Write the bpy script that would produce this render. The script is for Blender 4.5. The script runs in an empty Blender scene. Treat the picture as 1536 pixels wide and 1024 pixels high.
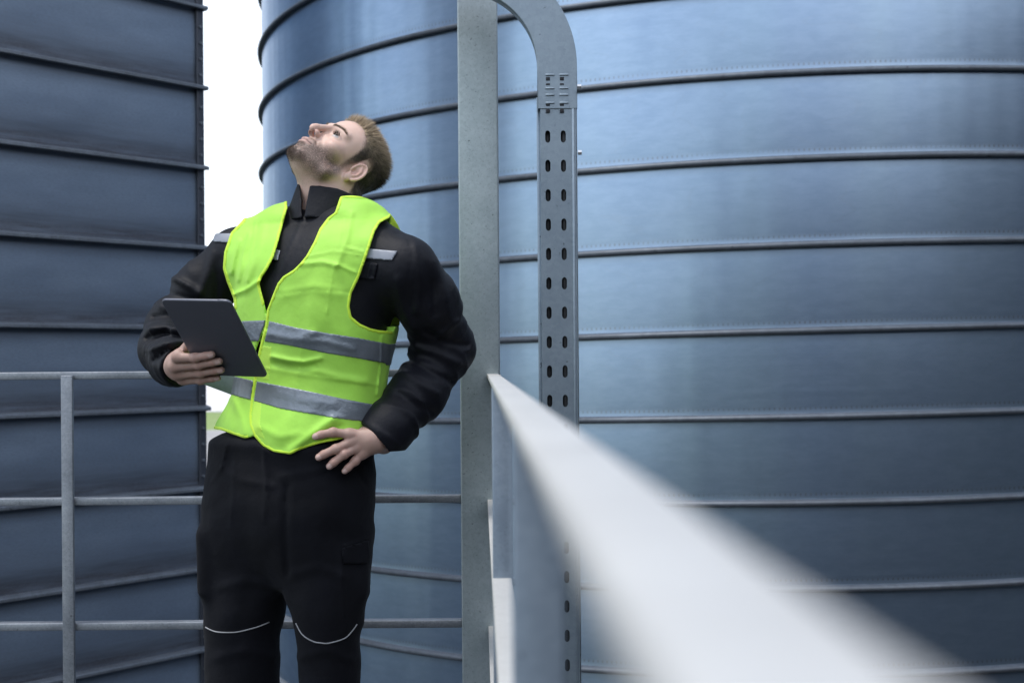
import bpy, math, random
import numpy as np
from mathutils import Vector, Matrix

random.seed(7)
RNG = np.random.default_rng(11)
F32 = np.float32
scene = bpy.context.scene
COL = scene.collection

# ------------------------------------------------------------------ measuring: photo pixels (1536x1024) <-> metres
FPX, ROLL, CZ, HY = 2133.0, 0.0078, 1.134, 28.0

def W(px, py, Y):
    dx, dy = px - 768.0, py - 512.0
    x, y = dx - ROLL * dy, dy + ROLL * dx
    return np.array([x / FPX * Y, Y, CZ + (HY - y) / FPX * Y])

def to_px(p):
    x = p[:, 0] / p[:, 1] * FPX
    y = HY - (p[:, 2] - CZ) / p[:, 1] * FPX
    return np.stack([768 + x + ROLL * y, 512 + y - ROLL * x], 1)

# ------------------------------------------------------------------ objects
def tag(o, label=None, cat=None, group=None, kind=None):
    if label: o['label'] = label
    if cat: o['category'] = cat
    if group: o['group'] = group
    if kind: o['kind'] = kind
    return o

def empty(name, loc=(0, 0, 0)):
    o = bpy.data.objects.new(name, None)
    o.location = loc
    o.empty_display_size = 0.1
    COL.objects.link(o)
    return o

def mesh_obj(name, verts, faces, mat, parent=None, smooth=True, colors=None, uvs=None):
    me = bpy.data.meshes.new(name)
    verts = np.asarray(verts, dtype=F32)
    if isinstance(faces, np.ndarray):
        nf, k = faces.shape
        me.vertices.add(len(verts)); me.vertices.foreach_set('co', verts.ravel())
        me.loops.add(nf * k); me.loops.foreach_set('vertex_index', faces.astype(np.int32).ravel())
        me.polygons.add(nf)
        me.polygons.foreach_set('loop_start', np.arange(0, nf * k, k, dtype=np.int32))
        me.polygons.foreach_set('loop_total', np.full(nf, k, dtype=np.int32))
        me.update(calc_edges=True); me.validate()
    else:
        me.from_pydata([tuple(map(float, v)) for v in verts], [], [tuple(map(int, f)) for f in faces])
        me.update()
    if smooth:
        me.polygons.foreach_set('use_smooth', np.ones(len(me.polygons), dtype=bool))
    if colors is not None:
        a = me.color_attributes.new('tint', 'FLOAT_COLOR', 'POINT')
        a.data.foreach_set('color', np.asarray(colors, dtype=F32).ravel())
    if uvs is not None:                       # uv per vertex
        uvl = me.uv_layers.new(name='UVMap')
        vi = np.zeros(len(me.loops), dtype=np.int32); me.loops.foreach_get('vertex_index', vi)
        uvl.data.foreach_set('uv', np.asarray(uvs, dtype=F32)[vi].ravel())
    if mat: me.materials.append(mat)
    o = bpy.data.objects.new(name, me)
    COL.objects.link(o)
    if parent is not None:
        o.parent = parent
        o.location = (-Vector(parent.location)) if parent.parent is None else Vector((0, 0, 0))
    return o

class MB:
    """collects boxes, tubes and prisms; build() links them as one mesh object"""
    def __init__(s): s.v = []; s.f = []
    def add(s, v, f):
        b = len(s.v); s.v += [tuple(x) for x in v]; s.f += [tuple(i + b for i in q) for q in f]
    def box(s, c, half, ax=None):
        ax = ax if ax is not None else np.eye(3)
        c = np.array(c, float); vs = []
        for sx in (-1, 1):
            for sy in (-1, 1):
                for sz in (-1, 1):
                    vs.append(c + sx * half[0] * ax[0] + sy * half[1] * ax[1] + sz * half[2] * ax[2])
        s.add(vs, [(0, 1, 3, 2), (4, 6, 7, 5), (0, 4, 5, 1), (2, 3, 7, 6), (0, 2, 6, 4), (1, 5, 7, 3)])
    def tube(s, pts, r, n=12, cap=True):
        pts = [np.array(p, float) for p in pts]; rings = []
        for i, p in enumerate(pts):
            t = pts[min(i + 1, len(pts) - 1)] - pts[max(i - 1, 0)]; t /= np.linalg.norm(t)
            a = np.cross(t, [0, 0, 1.0])
            if np.linalg.norm(a) < 1e-3: a = np.cross(t, [0, 1.0, 0])
            a /= np.linalg.norm(a); b = np.cross(t, a)
            rr = r[i] if hasattr(r, '__len__') else r
            rings.append([p + rr * (math.cos(2 * math.pi * k / n) * a + math.sin(2 * math.pi * k / n) * b) for k in range(n)])
        v = [q for ring in rings for q in ring]; f = []
        for i in range(len(pts) - 1):
            for k in range(n):
                f.append((i * n + k, i * n + (k + 1) % n, (i + 1) * n + (k + 1) % n, (i + 1) * n + k))
        if cap:
            f.append(tuple(range(n - 1, -1, -1))); f.append(tuple((len(pts) - 1) * n + k for k in range(n)))
        s.add(v, f)
    def build(s, name, mat, parent=None, bevel=0.0, smooth=False, seg=2):
        o = mesh_obj(name, s.v, s.f, mat, parent, smooth=smooth)
        if bevel:
            m = o.modifiers.new('bevel', 'BEVEL'); m.width = bevel; m.segments = seg; m.limit_method = 'ANGLE'
            m.harden_normals = False
            for p in o.data.polygons: p.use_smooth = True
        return o

# ------------------------------------------------------------------ implicit modelling
def _n(v): v = np.asarray(v, float); return v / np.linalg.norm(v)
def capsule(p, a, b, ra, rb=None):
    rb = ra if rb is None else rb
    a = np.asarray(a, F32); b = np.asarray(b, F32); ab = b - a
    t = np.clip(((p - a) @ ab) / max(float(ab @ ab), 1e-9), 0, 1)
    return np.linalg.norm(p - a - t[:, None] * ab, axis=1) - (ra + (rb - ra) * t)
def chain(p, pts, rs, k=0.01):
    d = None
    for i in range(len(pts) - 1):
        e = capsule(p, pts[i], pts[i + 1], rs[i], rs[i + 1])
        d = e if d is None else smin(d, e, k)
    return d
def ellipsoid(p, c, r, M=None):
    q = p - np.asarray(c, F32)
    if M is not None: q = q @ np.asarray(M, F32).T
    r = np.asarray(r, F32)
    k0 = np.linalg.norm(q / r, axis=1); k1 = np.linalg.norm(q / (r * r), axis=1)
    return k0 * (k0 - 1.0) / np.maximum(k1, 1e-6)
def rbox(p, c, half, rad, M=None):
    q = p - np.asarray(c, F32)
    if M is not None: q = q @ np.asarray(M, F32).T
    q = np.abs(q) - (np.asarray(half, F32) - rad)
    return np.linalg.norm(np.maximum(q, 0), axis=1) + np.minimum(q.max(1), 0) - rad
def smin(a, b, k):
    h = np.maximum(k - np.abs(a - b), 0) / k
    return np.minimum(a, b) - h * h * k * 0.25
def smax(a, b, k): return -smin(-a, -b, k)

def surface_net(fn, lo, hi, h, safety=1.9, smooth=0):
    lo = np.asarray(lo, float); hi = np.asarray(hi, float)
    nb = np.maximum(np.ceil((hi - lo) / (4 * h)).astype(int), 1)
    N = nb * 4 + 1
    ax = [lo[i] + h * np.arange(N[i]) for i in range(3)]
    cx = [a[::4] for a in ax]
    G = np.stack(np.meshgrid(*cx, indexing='ij'), -1).reshape(-1, 3).astype(F32)
    Dc = fn(G).reshape(nb + 1).astype(F32)
    ab = np.abs(Dc)
    mn = ab[:-1, :-1, :-1].copy()
    for i in (0, 1):
        for j in (0, 1):
            for k in (0, 1):
                mn = np.minimum(mn, ab[i:nb[0] + i, j:nb[1] + j, k:nb[2] + k])
    act = mn < 4 * h * safety
    rep = act.repeat(4, 0).repeat(4, 1).repeat(4, 2)
    m = np.zeros(N, bool)
    for i in (0, 1):
        for j in (0, 1):
            for k in (0, 1):
                m[i:N[0] - 1 + i, j:N[1] - 1 + j, k:N[2] - 1 + k] |= rep
    D = np.empty(N, F32)
    up = Dc.repeat(4, 0)[:N[0]].repeat(4, 1)[:, :N[1]].repeat(4, 2)[:, :, :N[2]]
    D[...] = up
    I = np.argwhere(m)
    P = np.stack([ax[0][I[:, 0]], ax[1][I[:, 1]], ax[2][I[:, 2]]], 1).astype(F32)
    out = np.empty(len(P), F32)
    for s in range(0, len(P), 400000): out[s:s + 400000] = fn(P[s:s + 400000])
    D[m] = out
    ins = D < 0
    cnt = np.zeros(N - 1, np.int8)
    for i in (0, 1):
        for j in (0, 1):
            for k in (0, 1):
                cnt += ins[i:N[0] - 1 + i, j:N[1] - 1 + j, k:N[2] - 1 + k]
    C = np.argwhere((cnt > 0) & (cnt < 8))
    vid = np.full(N - 1, -1, np.int32); vid[C[:, 0], C[:, 1], C[:, 2]] = np.arange(len(C))
    acc = np.zeros((len(C), 3)); num = np.zeros(len(C))
    corners = [(i, j, k) for i in (0, 1) for j in (0, 1) for k in (0, 1)]
    val = {c: D[C[:, 0] + c[0], C[:, 1] + c[1], C[:, 2] + c[2]] for c in corners}
    for c in corners:
        for a in range(3):
            if c[a] == 0:
                e = list(c); e[a] = 1; e = tuple(e)
                v0, v1 = val[c], val[e]; x = (v0 < 0) != (v1 < 0)
                t = np.where(x, v0 / np.where(x, v0 - v1, 1), 0)
                q = np.tile(np.array(c, float), (len(C), 1)); q[:, a] += t
                acc[x] += q[x]; num[x] += 1
    V = lo + h * (C + acc / np.maximum(num, 1)[:, None])
    Fs = []
    for a in range(3):
        b, c = (a + 1) % 3, (a + 2) % 3
        s0 = [slice(1, -1)] * 3; s1 = [slice(1, -1)] * 3
        s0[a] = slice(0, -1); s1[a] = slice(1, None)
        A, B = ins[tuple(s0)], ins[tuple(s1)]
        E = np.argwhere(A != B)
        if not len(E): continue
        flip = ~A[E[:, 0], E[:, 1], E[:, 2]]
        for ax_ in range(3):
            if ax_ != a: E[:, ax_] += 1
        def cell(db, dc):
            q = E.copy(); q[:, b] += db; q[:, c] += dc
            return vid[q[:, 0], q[:, 1], q[:, 2]]
        Q = np.stack([cell(-1, -1), cell(0, -1), cell(0, 0), cell(-1, 0)], 1)
        Q[flip] = Q[flip][:, ::-1]
        Fs.append(Q)
    Fq = np.concatenate(Fs)
    Fq = Fq[(Fq >= 0).all(1)]
    for _ in range(smooth):
        s = np.zeros_like(V); w = np.zeros(len(V))
        for i in range(4):
            a_, b_ = Fq[:, i], Fq[:, (i + 1) % 4]
            np.add.at(s, a_, V[b_]); np.add.at(w, a_, 1); np.add.at(s, b_, V[a_]); np.add.at(w, b_, 1)
        V = 0.45 * V + 0.55 * s / np.maximum(w, 1)[:, None]
    return V, Fq

def sines(p, seed, freq, n=5):
    """smooth aperiodic noise in -1..1"""
    r = np.random.default_rng(seed); out = np.zeros(len(p))
    w = p.astype(float)
    w = w + 0.35 / freq * np.stack([np.sin(freq * 0.9 * (w @ r.normal(size=3)) + r.uniform(0, 6)) for _ in range(3)], 1)
    for i in range(n):
        d = r.normal(size=3); d /= np.linalg.norm(d)
        out += np.sin(freq * r.uniform(.6, 1.5) * (w @ d) + r.uniform(0, 6.28))
    return out / n * 1.4

def poly_sd(q, poly):
    """signed distance of 2d points to a polygon, negative inside"""
    poly = np.asarray(poly, float); d = np.full(len(q), 1e9); s = np.zeros(len(q), bool)
    for i in range(len(poly)):
        a, b = poly[i], poly[(i + 1) % len(poly)]
        e = b - a; w = q - a
        t = np.clip((w @ e) / max(e @ e, 1e-9), 0, 1)
        d = np.minimum(d, ((w - t[:, None] * e) ** 2).sum(1))
        c = (a[1] > q[:, 1]) != (b[1] > q[:, 1])
        xs = a[0] + (q[:, 1] - a[1]) * e[0] / (e[1] if abs(e[1]) > 1e-9 else 1e-9)
        s ^= c & (q[:, 0] < xs)
    return np.where(s, -1, 1) * np.sqrt(d)
def line_d(q, pts):
    d = np.full(len(q), 1e9)
    for i in range(len(pts) - 1):
        a, b = np.array(pts[i], float), np.array(pts[i + 1], float); e = b - a; w = q - a
        t = np.clip((w @ e) / max(e @ e, 1e-9), 0, 1)
        d = np.minimum(d, ((w - t[:, None] * e) ** 2).sum(1))
    return np.sqrt(d)
def spline(pts, n=6, closed=False):
    pts = [np.array(p, float) for p in pts]; out = []
    m = len(pts)
    for i in range(m if closed else m - 1):
        g = (lambda j: pts[j % m]) if closed else (lambda j: pts[min(max(j, 0), m - 1)])
        p0, p1, p2, p3 = g(i - 1), g(i), g(i + 1), g(i + 2)
        for k in range(n):
            t = k / n
            out.append(.5 * ((2 * p1) + (-p0 + p2) * t + (2 * p0 - 5 * p1 + 4 * p2 - p3) * t * t + (-p0 + 3 * p1 - 3 * p2 + p3) * t ** 3))
    if not closed: out.append(pts[-1])
    return out

# ------------------------------------------------------------------ materials
class NT:
    def __init__(s, name):
        s.m = bpy.data.materials.new(name); s.m.use_nodes = True
        s.t = s.m.node_tree; s.p = s.t.nodes['Principled BSDF']; s.out = s.t.nodes['Material Output']
    def n(s, typ, **kw):
        nd = s.t.nodes.new(typ)
        for k, v in kw.items():
            if k in nd.inputs: nd.inputs[k].default_value = v
            else: setattr(nd, k, v)
        return nd
    def l(s, a, b): s.t.links.new(a, b)
    def coords(s, which='Object', scale=(1, 1, 1)):
        c = s.n('ShaderNodeTexCoord'); mp = s.n('ShaderNodeMapping'); mp.inputs['Scale'].default_value = scale
        s.l(c.outputs[which], mp.inputs['Vector']); return mp.outputs['Vector']
    def noise(s, vec, scale, detail=4, rough=.55):
        nd = s.n('ShaderNodeTexNoise'); nd.inputs['Scale'].default_value = scale
        nd.inputs['Detail'].default_value = detail; nd.inputs['Roughness'].default_value = rough
        s.l(vec, nd.inputs['Vector']); return nd.outputs['Fac']
    def ramp(s, fac, stops):
        r = s.n('ShaderNodeValToRGB'); e = r.color_ramp.elements
        while len(e) < len(stops): e.new(.5)
        for i, (p, c) in enumerate(stops):
            e[i].position = p; e[i].color = (*c, 1) if len(c) == 3 else c
        s.l(fac, r.inputs['Fac']); return r.outputs['Color']
    def mix(s, fac, a, b, mode='MIX'):
        m = s.n('ShaderNodeMix', data_type='RGBA', blend_type=mode)
        for sock, v in ((m.inputs[0], fac), (m.inputs[6], a), (m.inputs[7], b)):
            if hasattr(v, 'links') or hasattr(v, 'is_linked'): s.l(v, sock)
            elif isinstance(v, (int, float)): sock.default_value = v
            else: sock.default_value = (*v, 1)
        return m.outputs[2]
    def bump(s, h, strength=.2, dist=.01, normal=None):
        b = s.n('ShaderNodeBump'); b.inputs['Strength'].default_value = strength; b.inputs['Distance'].default_value = dist
        s.l(h, b.inputs['Height'])
        if normal is not None: s.l(normal, b.inputs['Normal'])
        return b.outputs['Normal']
    def set(s, **kw):
        for k, v in kw.items():
            k = k.replace('_', ' ')
            sock = s.p.inputs[k]
            if hasattr(v, 'is_linked'): s.l(v, sock)
            elif isinstance(v, tuple) and len(v) == 3 and sock.type == 'RGBA': sock.default_value = (*v, 1)
            else: sock.default_value = v
        return s
def simple(name, col, rough=.6, metal=0.0, var=.15, scale=30, bump=0.0, bscale=200):
    t = NT(name); v = t.coords()
    f = t.noise(v, scale, 5)
    lo = tuple(c * (1 - var) for c in col); hi = tuple(min(c * (1 + var), 1) for c in col)
    t.set(Base_Color=t.ramp(f, [(.3, lo), (.7, hi)]), Roughness=rough, Metallic=metal)
    if bump: t.set(Normal=t.bump(t.noise(v, bscale, 3), bump, .002))
    return t.m
# ================================================================== materials of the place
def mat_silo():
    t = NT('galvanised_sheet'); uv = t.coords('UV'); ob = t.coords('Object')
    # horizontal drawing lines of the sheet, upright sheen painted into the colour, crimp marks above each seam
    st = t.noise(t.coords('UV', (.6, 60, 1)), 1.0, 5, .65)
    sheen_col = t.noise(t.coords('Object', (1.5, 1.5, .06)), 1.0, 3)
    pt = t.noise(uv, 9, 5, .7)
    c = t.ramp(sheen_col, [(.32, (.25, .345, .485)), (.5, (.33, .435, .575)), (.68, (.37, .49, .595))])
    c = t.mix(.08, c, t.ramp(st, [(.35, (.24, .32, .45)), (.65, (.42, .53, .69))]))
    c = t.mix(.22, c, t.ramp(pt, [(.4, (.25, .32, .43)), (.62, (.42, .51, .63))]))
    sep = t.n('ShaderNodeSeparateXYZ'); t.l(uv, sep.inputs[0])
    # v runs 0..1 over one lap of sheet (0 = just above the seam)
    fr = t.n('ShaderNodeMath', operation='FRACT'); t.l(sep.outputs['Y'], fr.inputs[0])
    band = t.ramp(fr.outputs[0], [(0.0, (0, 0, 0)), (.078, (0, 0, 0)), (.086, (1, 1, 1)), (.106, (1, 1, 1)), (.118, (0, 0, 0))])
    w = t.n('ShaderNodeMath', operation='MULTIPLY'); w.inputs[1].default_value = 2 * math.pi / .0215
    t.l(sep.outputs['X'], w.inputs[0])
    ws = t.n('ShaderNodeMath', operation='SINE'); t.l(w.outputs[0], ws.inputs[0])
    wr = t.ramp(ws.outputs[0], [(.35, (0, 0, 0)), (.75, (1, 1, 1))])
    dots = t.mix(1.0, band, wr, 'MULTIPLY')
    var = t.ramp(t.noise(t.coords('UV', (2.5, 9, 1)), 1, 4), [(.3, (.12, .12, .12)), (.6, (.95, .95, .95))])
    dots = t.mix(1.0, dots, var, 'MULTIPLY')
    c = t.mix(dots, c, (.25, .28, .32))
    # darker over the last hand's breadth above and below each seam
    edge = t.ramp(fr.outputs[0], [(0.0, (.55, .55, .55)), (.05, (.2, .2, .2)), (.16, (0, 0, 0)), (.86, (0, 0, 0)), (1, (.55, .55, .55))])
    c = t.mix(edge, c, (.24, .27, .31))
    # scratches
    sc = t.n('ShaderNodeTexWave', wave_type='BANDS'); sc.inputs['Scale'].default_value = .7; sc.inputs['Distortion'].default_value = 22
    sc.inputs['Detail'].default_value = 3; t.l(t.coords('UV', (1, 1.4, 1)), sc.inputs['Vector'])
    scr = t.ramp(sc.outputs['Fac'], [(.0, (.10, .10, .10)), (.010, (0, 0, 0))])
    c = t.mix(scr, c, (.30, .34, .40))
    rg = t.ramp(st, [(.3, (.325, .325, .325)), (.7, (.365, .365, .365))])
    wav = t.noise(t.coords('Object', (1.7, 1.7, .10)), 1.0, 3)
    fine = t.noise(t.coords('UV', (3, 90, 1)), 1, 3)
    nb = t.bump(wav, .30, .05)
    nb = t.bump(fine, .010, .002, nb)
    nb = t.bump(dots, .06, .003, nb)
    t.set(Base_Color=c, Roughness=rg, Metallic=.92, Normal=nb)
    return t.m
def mat_panel():
    t = NT('weathered_steel_panel'); ob = t.coords('Object'); uv = t.coords('UV')
    n1 = t.noise(uv, 1.6, 4); n2 = t.noise(t.coords('UV', (1.2, 6, 1)), 3, 6, .7)
    c = t.ramp(n1, [(.3, (.19, .245, .33)), (.7, (.26, .325, .42))])
    sep = t.n('ShaderNodeSeparateXYZ'); t.l(uv, sep.inputs[0])
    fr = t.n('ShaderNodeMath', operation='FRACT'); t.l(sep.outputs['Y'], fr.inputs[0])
    # rust and soot creeping up from the bottom edge of each sheet; darker again towards the top edge
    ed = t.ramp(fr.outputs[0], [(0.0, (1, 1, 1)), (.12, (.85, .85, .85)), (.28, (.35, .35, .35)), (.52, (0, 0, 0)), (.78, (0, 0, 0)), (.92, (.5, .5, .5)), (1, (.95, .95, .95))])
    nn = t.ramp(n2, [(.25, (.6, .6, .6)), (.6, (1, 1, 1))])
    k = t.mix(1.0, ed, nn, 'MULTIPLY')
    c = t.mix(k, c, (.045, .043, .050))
    sp = t.ramp(t.noise(uv, 60, 3), [(.42, (0, 0, 0)), (.7, (.30, .30, .30))])
    c = t.mix(sp, c, (.14, .15, .18))
    nb = t.bump(t.noise(uv, 1.2, 2), .3, .05); nb = t.bump(t.noise(uv, 120, 3), .12, .002, nb)
    t.set(Base_Color=c, Roughness=.52, Metallic=.55, Normal=nb)
    return t.m
def mat_galv(name, lo, hi, rough=.5, metal=.55, scale=60, dirt=.25):
    t = NT(name); ob = t.coords('Object')
    vo = t.n('ShaderNodeTexVoronoi', feature='F1'); vo.inputs['Scale'].default_value = scale * 2.2; t.l(ob, vo.inputs['Vector'])
    sp = t.n('ShaderNodeSeparateColor'); t.l(vo.outputs['Color'], sp.inputs[0])
    n = t.noise(ob, scale * .12, 6, .65)
    md = tuple((a + b) / 2 for a, b in zip(lo, hi))
    c = t.mix(.28, t.ramp(n, [(.3, lo), (.55, md), (.75, hi)]), t.ramp(sp.outputs[0], [(0, lo), (1, hi)]))
    d = t.ramp(t.noise(ob, scale * 4, 4, .7), [(.56, (0, 0, 0)), (.72, (dirt,) * 3)])
    c = t.mix(d, c, tuple(x * .4 for x in lo))
    pit = t.ramp(t.noise(ob, scale * 1.3, 2), [(.70, (0, 0, 0)), (.76, (.7, .7, .7))])
    c = t.mix(pit, c, tuple(x * .3 for x in lo))
    nb = t.bump(t.noise(ob, scale * 5, 3), .15, .001)
    t.set(Base_Color=c, Roughness=rough, Metallic=metal, Normal=nb)
    return t.m
M_SILO, M_PANEL = mat_silo(), mat_panel()
M_SEAM = mat_galv('seam_steel', (.085, .095, .11), (.17, .19, .22), .5, .6, 20)
M_LEDGE = mat_galv('ledge_steel', (.13, .14, .16), (.26, .29, .33), .55, .55, 40, .5)
M_POST = mat_galv('post_galvanised', (.36, .42, .44), (.54, .60, .62), .55, .45, 60, .55)
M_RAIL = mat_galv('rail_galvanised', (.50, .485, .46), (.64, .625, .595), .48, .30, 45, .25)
M_GUARD = mat_galv('guard_galvanised', (.17, .185, .21), (.34, .36, .39), .5, .5, 90, .6)
M_STAN = mat_galv('stanchion_galv_shaded', (.16, .20, .25), (.25, .30, .355), .5, .5, 60, .3)  # rail steel darkened: shade of the upright faces put into the colour
M_TRAY = mat_galv('tray_galvanised', (.23, .28, .33), (.33, .39, .44), .42, .7, 50, .2)
M_BOLT = simple('bolt_steel', (.45, .47, .5), .4, .8)
M_DECK = simple('deck_steel', (.16, .17, .18), .6, .4, .3, 8)

# ================================================================== spiral-seam silo (lock-seam helix of R 2.9 m, pitch .365 m)
PITCH, SR, SC, H0 = 0.365, 3.10, (1.559, 9.118), CZ + 0.1215
def spiral_silo(name, centre, R, z0, z1, h0, label):
    root = empty(name, (centre[0], centre[1], z0)); tag(root, label, 'silo')
    nA = 360
    # profile over one lap, t from 0 (seam) upward: radius offset
    prof = [(0.036, .0), (.06, -.001), (.12, -.0005), (.5, .002), (.88, 0.0), (1.0, -.001)]
    laps = int((z1 - z0) / PITCH) + 2
    k0 = math.floor((z0 - h0) / PITCH) - 1
    V, UV, F = [], [], []
    total = laps * nA
    m = len(prof)
    for i in range(total + 1):
        ang = 2 * math.pi * (i / nA)
        a = ang - math.pi / 2           # a=-90deg faces the camera side; grows to the right
        zb = h0 + (k0 + i / nA) * PITCH
        for t, o in prof:
            V.append(((R + o) * math.cos(a), (R + o) * math.sin(a), zb + t * PITCH - z0)); UV.append((ang * R, t))
    for i in range(total):
        for j in range(m - 1):
            F.append((i * m + j, (i + 1) * m + j, (i + 1) * m + j + 1, i * m + j + 1))
    o = mesh_obj('shell', np.array(V) + np.array([centre[0], centre[1], z0]), np.array(F), M_SILO, root, uvs=UV)
    # the folded seam: a rounded lip, 30 mm proud, standing on the lap line
    lip = [(-.002, .0165), (.010, .0135), (.021, .009), (.026, .006), (.028, .001), (.0275, -.007), (.024, -.0125), (.020, -.014), (.015, -.011), (.010, -.007), (-.002, -.007)]
    V, F = [], []; m = len(lip)
    for i in range(total + 1):
        a = 2 * math.pi * (i / nA) - math.pi / 2
        zb = h0 + (k0 + i / nA) * PITCH
        for dr, dz in lip: V.append(((R + dr) * math.cos(a), (R + dr) * math.sin(a), zb + dz - z0))
    for i in range(total):
        for j in range(m - 1): F.append((i * m + j + 1, (i + 1) * m + j + 1, (i + 1) * m + j, i * m + j))
    mesh_obj('spiral_seam', np.array(V) + np.array([centre[0], centre[1], z0]), np.array(F), M_SEAM, root)
    rb = MB(); n = 64; zt = h0 + (k0 + laps) * PITCH
    vs = [(centre[0] + (R + .15) * math.cos(2 * math.pi * i / n), centre[1] + (R + .15) * math.sin(2 * math.pi * i / n), zt - .35) for i in range(n)]
    vs.append((centre[0], centre[1], zt + 1.1))
    rb.add(vs, [(i, (i + 1) % n, n) for i in range(n)])
    rb.build('roof', M_SEAM, root)
    return root
silo0 = spiral_silo('steel_silo', SC, SR, -6.0, 7.6, H0, 'round galvanised steel silo with spiral folded seams behind the handrail, filling the right side')
def place_silo(src, loc, label):
    r = src.copy(); COL.objects.link(r); r.location = loc; r['label'] = label
    for ch in list(src.children):
        c = ch.copy(); COL.objects.link(c); c.parent = r
    return r

# ================================================================== dark panelled silo on the left
root = empty('panelled_silo', (-1.413, 6.51, -6.0))
tag(root, 'dark blue-grey panelled steel silo with horizontal ledges and a bolted corner at the left', 'silo')
pA = np.array([-1.413, 6.51]); pd = _n([-.637, -.81]); pn = np.array([-pd[1], pd[0]])
if pn @ (-pA) < 0: pn = -pn                       # outward, towards the walkway
P3 = lambda s, o, z: (pA[0] + pd[0] * s + pn[0] * o, pA[1] + pd[1] * s + pn[1] * o, z)
Lw, zA, zB = 1.75, -6.0, 7.4
pz0 = CZ + .160
k_lo = math.floor((zA - pz0) / PITCH); k_hi = math.ceil((zB - pz0) / PITCH)
V, F, UV = [], [], []
prof = [(0.0, .016), (.04, .010), (.10, .004), (.2, .001), (.5, .004), (.8, .002), (.93, .001), (.999, -.004)]
NS = 24
for k in range(k_lo, k_hi):
    for t, o in prof:
        for i in range(NS + 1):
            s = Lw * i / NS
            V.append(P3(s, o, pz0 + (k + t) * PITCH)); UV.append((s + k * .37, k + t))
m = NS + 1; rows = (k_hi - k_lo) * len(prof)
for r_ in range(rows - 1):
    for i in range(NS): F.append((r_ * m + i, (r_ + 1) * m + i, (r_ + 1) * m + i + 1, r_ * m + i + 1))
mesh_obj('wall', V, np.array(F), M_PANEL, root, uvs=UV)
# the other walls, turned away
mb = MB(); back = -pn
q0, q1 = np.array(P3(0.012, -.012, 0)[:2]), np.array(P3(Lw, -.012, 0)[:2])
e0 = q0 + np.array([-3.4, -.25]); e1 = q1 + np.array([-2.2, .5])
for a, b in ((q1, e1), (e1, e0), (e0, q0)):
    mb.add([(a[0], a[1], zA), (b[0], b[1], zA), (b[0], b[1], zB), (a[0], a[1], zB)], [(0, 1, 2, 3)])
c_ = np.mean([q0, q1, e0, e1], axis=0)
mb.add([(q0[0], q0[1], zB), (q1[0], q1[1], zB), (e1[0], e1[1], zB), (e0[0], e0[1], zB), (c_[0], c_[1], zB + 1.2)], [(0, 1, 4), (1, 2, 4), (2, 3, 4), (3, 0, 4)])
mb.build('rear_shell', M_TRAY, root)
A3 = [np.array([pd[0], pd[1], 0]), np.array([pn[0], pn[1], 0]), np.array([0, 0, 1.0])]
def poly_ledge(z):
    mb = MB()
    sec = [(-.01, .014), (.020, .010), (.040, .004), (.046, -.001), (.046, -.011), (.041, -.014), (.036, -.011), (.0, -.006), (-.01, -.006)]
    L0 = -.006
    vs = [P3(L0, o, z + dz) for o, dz in sec] + [P3(Lw, o, z + dz) for o, dz in sec]
    n = len(sec)
    mb.add(vs, [(i, i + 1, n + i + 1, n + i) for i in range(n - 1)] + [tuple(range(n - 1, -1, -1)), tuple(range(n, 2 * n))])
    # bracket end that sticks out past the corner
    ev = [P3(-.030, -.03, z + .008), P3(-.030, .006, z + .004), P3(-.006, .038, z - .001), P3(-.006, -.03, z + .008),
          P3(-.030, -.03, z - .006), P3(-.030, .006, z - .008), P3(-.006, .038, z - .010), P3(-.006, -.03, z - .006)]
    mb.add(ev, [(0, 1, 2, 3), (7, 6, 5, 4), (0, 4, 5, 1), (1, 5, 6, 2), (2, 6, 7, 3), (3, 7, 4, 0)])
    return mb
for k in range(k_lo + 1, k_hi):
    z = pz0 + k * PITCH
    if z < -2.2 or z > 4.6: continue
    poly_ledge(z).build('ledge', M_LEDGE, root)
mb = MB()
mb.box(P3(.019, .0135, (zA + zB) / 2), (.020, .0045, (zB - zA) / 2), A3); mb.build('corner_flange', M_PANEL, root, bevel=.002)
bolt = MB()
bolt.tube([(0, 0, 0), tuple(A3[1] * .011)], .0070, 6)
bolt_me = None
z = -.55
while z < 3.0:
    fz = ((z - pz0) / PITCH) % 1.0
    if .10 < fz < .93:
        if bolt_me is None:
            b0 = bolt.build('bolt', M_LEDGE, root); bolt_me = b0.data
            b = b0
        else:
            b = bpy.data.objects.new('bolt', bolt_me); COL.objects.link(b); b.parent = root
        b.location = Vector(P3(.022, .0175, z)) - Vector(root.location)
    z += PITCH / 5
# ================================================================== ground, far below the walkway
GZ = -6.0
def ground_mat(name, stops, scale, rough=.95):
    t = NT(name); v = t.coords()
    f = t.noise(v, scale, 8, .65); g = t.noise(v, scale * 14, 4)
    c = t.ramp(f, stops); c = t.mix(.35, c, t.ramp(g, [(.3, tuple(x * .5 for x in stops[0][1])), (.7, tuple(min(1, x * 1.3) for x in stops[-1][1]))]))
    t.set(Base_Color=c, Roughness=rough); return t.m
M_GRASS = ground_mat('grass_field', [(.3, (.10, .15, .03)), (.5, (.15, .22, .045)), (.7, (.20, .26, .08))], .05)
M_GRAVEL = ground_mat('pale_gravel', [(.3, (.42, .40, .40)), (.7, (.60, .57, .57))], .3)
M_EARTH = ground_mat('grey_earth', [(.3, (.20, .19, .19)), (.7, (.32, .31, .30))], .12)
M_YARD = ground_mat('dark_yard', [(.3, (.022, .024, .027)), (.7, (.050, .052, .055))], .3)
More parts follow.
